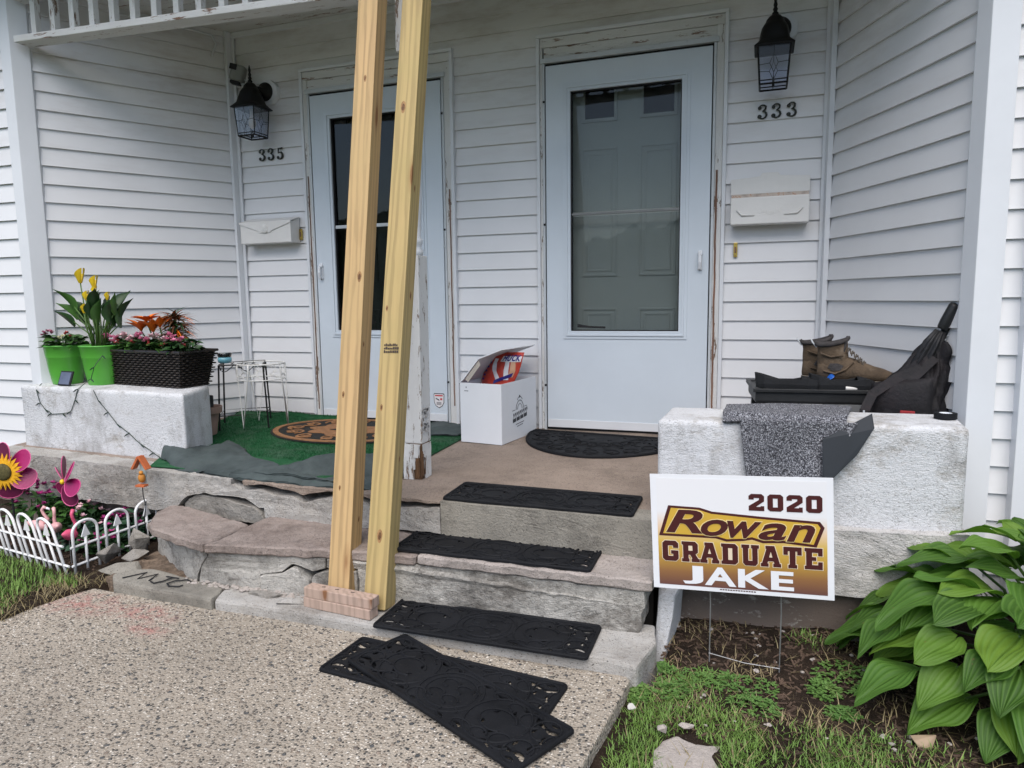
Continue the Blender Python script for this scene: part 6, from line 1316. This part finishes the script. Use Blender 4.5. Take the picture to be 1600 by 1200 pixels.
def dr(x, y):
    lim = np.interp(x, [.6, .76, .95, 1.2, 1.43, 1.6, 2.2], [-1.88, -1.80, -1.87, -1.90, -1.95, -2.02, -2.1])+.05*noise.noise((x*8, y*8, 0)); v = sm((lim-y)/.1)*(.25+.75*sm(.75+1.7*noise.noise((x*6, y*6, 4))))
    v = max(v, .9*math.exp(-((x-.80)/.09)**2-((y+1.80)/.07)**2), .5*math.exp(-((x-1.17)/.05)**2-((y+1.42)/.05)**2), .4*math.exp(-((x-1.36)/.12)**2-((y+1.95)/.06)**2))
    if (x-.835)**2+(y+2.145)**2 < .0075: v = 0
    return v*sm((x-.62)/.04)
blades('grass', 'patchy lawn grass right of the walkway', sample(75000, .6, 2.4, -3.4, -1.3, dr), .009, .03, .0032, M['grass'], lean=1.4)
blades('dry_grass', 'dry grass and straw over the bare soil on the right', sample(2600, .66, 1.9, -2.4, -1.38, lambda x, y: .15+.7*sm(.3+2*noise.noise((x*5, y*5, 9)))), .008, .04, .0032, M['dry'], 'dry grass', 2.5)
blades('dry_grass', 'dry grass fringe along the left edge of the walkway', sample(1500, -1.85, -1.58, -2.9, -1.78, lambda x, y: sm((-1.60-.0*y-x)/.03)*.9), .01, .045, .0032, M['dry'], 'dry grass', 2.2)
def weeds(name, label, spots, n):
    k = MB(); r_ = random.Random(6)
    for _ in range(n):
        cx, cy, rx_, ry_ = r_.choice(spots); a, q = r_.uniform(0, 2*PI), math.sqrt(r_.random()); x, y = cx+rx_*q*math.cos(a), cy+ry_*q*math.sin(a); z = gz(x, y)+r_.uniform(.004, .02)*(1.1-q*.6)
        for j in range(3): put(k, *leaf_poly(r_.uniform(.008, .014), .009, 2, .1, .1), (x, y, z), a+j*2.1, r_.uniform(-.1, .5))
    return tag(k.build(name, M['clover'], fixn=False), label, 'weeds', kind='stuff')
weeds('clover_weeds', 'low green clover and weeds spreading over the bare soil', [(.82, -1.77, .14, .08), (.95, -1.76, .13, .06), (1.27, -1.62, .10, .08), (1.20, -1.70, .05, .05), (1.24, -1.80, .05, .04), (.75, -1.86, .06, .06), (1.0, -1.86, .08, .05), (.70, -1.73, .03, .03), (.665, -1.90, .03, .05)], 1100)
k = MB(); r = random.Random(9)
for _ in range(2300):
    x, y = (r.uniform(.68, 2.0), r.uniform(-2.05, -1.30)) if r.random() < .75 else (r.uniform(-2.6, -1.8), r.uniform(-1.72, -1.28))
    L = r.uniform(.006, .034); k.box((x, y, gz(x, y)+.003), (L, r.uniform(.0025, .007), r.uniform(.002, .005)), 0, Matrix.Rotation(r.uniform(0, PI), 3, 'Z') @ Matrix.Rotation(r.uniform(-.3, .3), 3, 'Y'))
M['mulch'] = mat('mulch_chip', (.085, .055, .038), .95, .6, 3, rand=False); tag(k.build('mulch', M['mulch'], fixn=False), 'dark bark mulch and twigs scattered over the soil', 'mulch', kind='stuff')
k = MB()
for _ in range(70): x, y = r.uniform(.68, 1.6), r.uniform(-2.0, -1.38); k.ball((x, y, gz(x, y)+.002), r.uniform(.003, .008), 6, 4, (1.2, 1, .7))
for _ in range(90): x, y = r.uniform(-1.25, -.55), -1.775+r.uniform(-.02, .03); k.ball((x, y, -.388), r.uniform(.004, .012), 6, 4, (1.3, 1, .7))
tag(k.build('gravel', M['fstone'], fixn=False, rough=(.004, 120, 1)), 'small pale stone crumbs scattered on soil and plinth', 'gravel', kind='stuff')

# added tree mass behind the viewer, unseen: blocks low sky light, shows in glass
k = MB()
def wood(u, v):
    x = -45+90*u; t = v*2-1; h = (4.2+1.5*noise.noise((x*.12, 0, 0))+.9*noise.noise((x*.5, 2, 0)))*math.cos(t*PI/2)**.5
    d = 2.2*noise.noise((x*.35, h*.5, t*3))+.8*noise.noise((x*1.1, h*1.3, t*5)); return (x, -21+2.6*t+d*.7, -.6+h+.5*noise.noise((x*1.7, t*6, 5)))
k.grid(wood, 200, 24); M['wood'] = mat('added_foliage', (.035, .06, .02), .9, .6, 1.2, rand=False)
tag(k.build('added_tree_row', M['wood'], fixn=False), 'added dark tree row behind the viewer, blocks low sky light, seen only as reflections in the door glass', 'trees', kind='stuff')
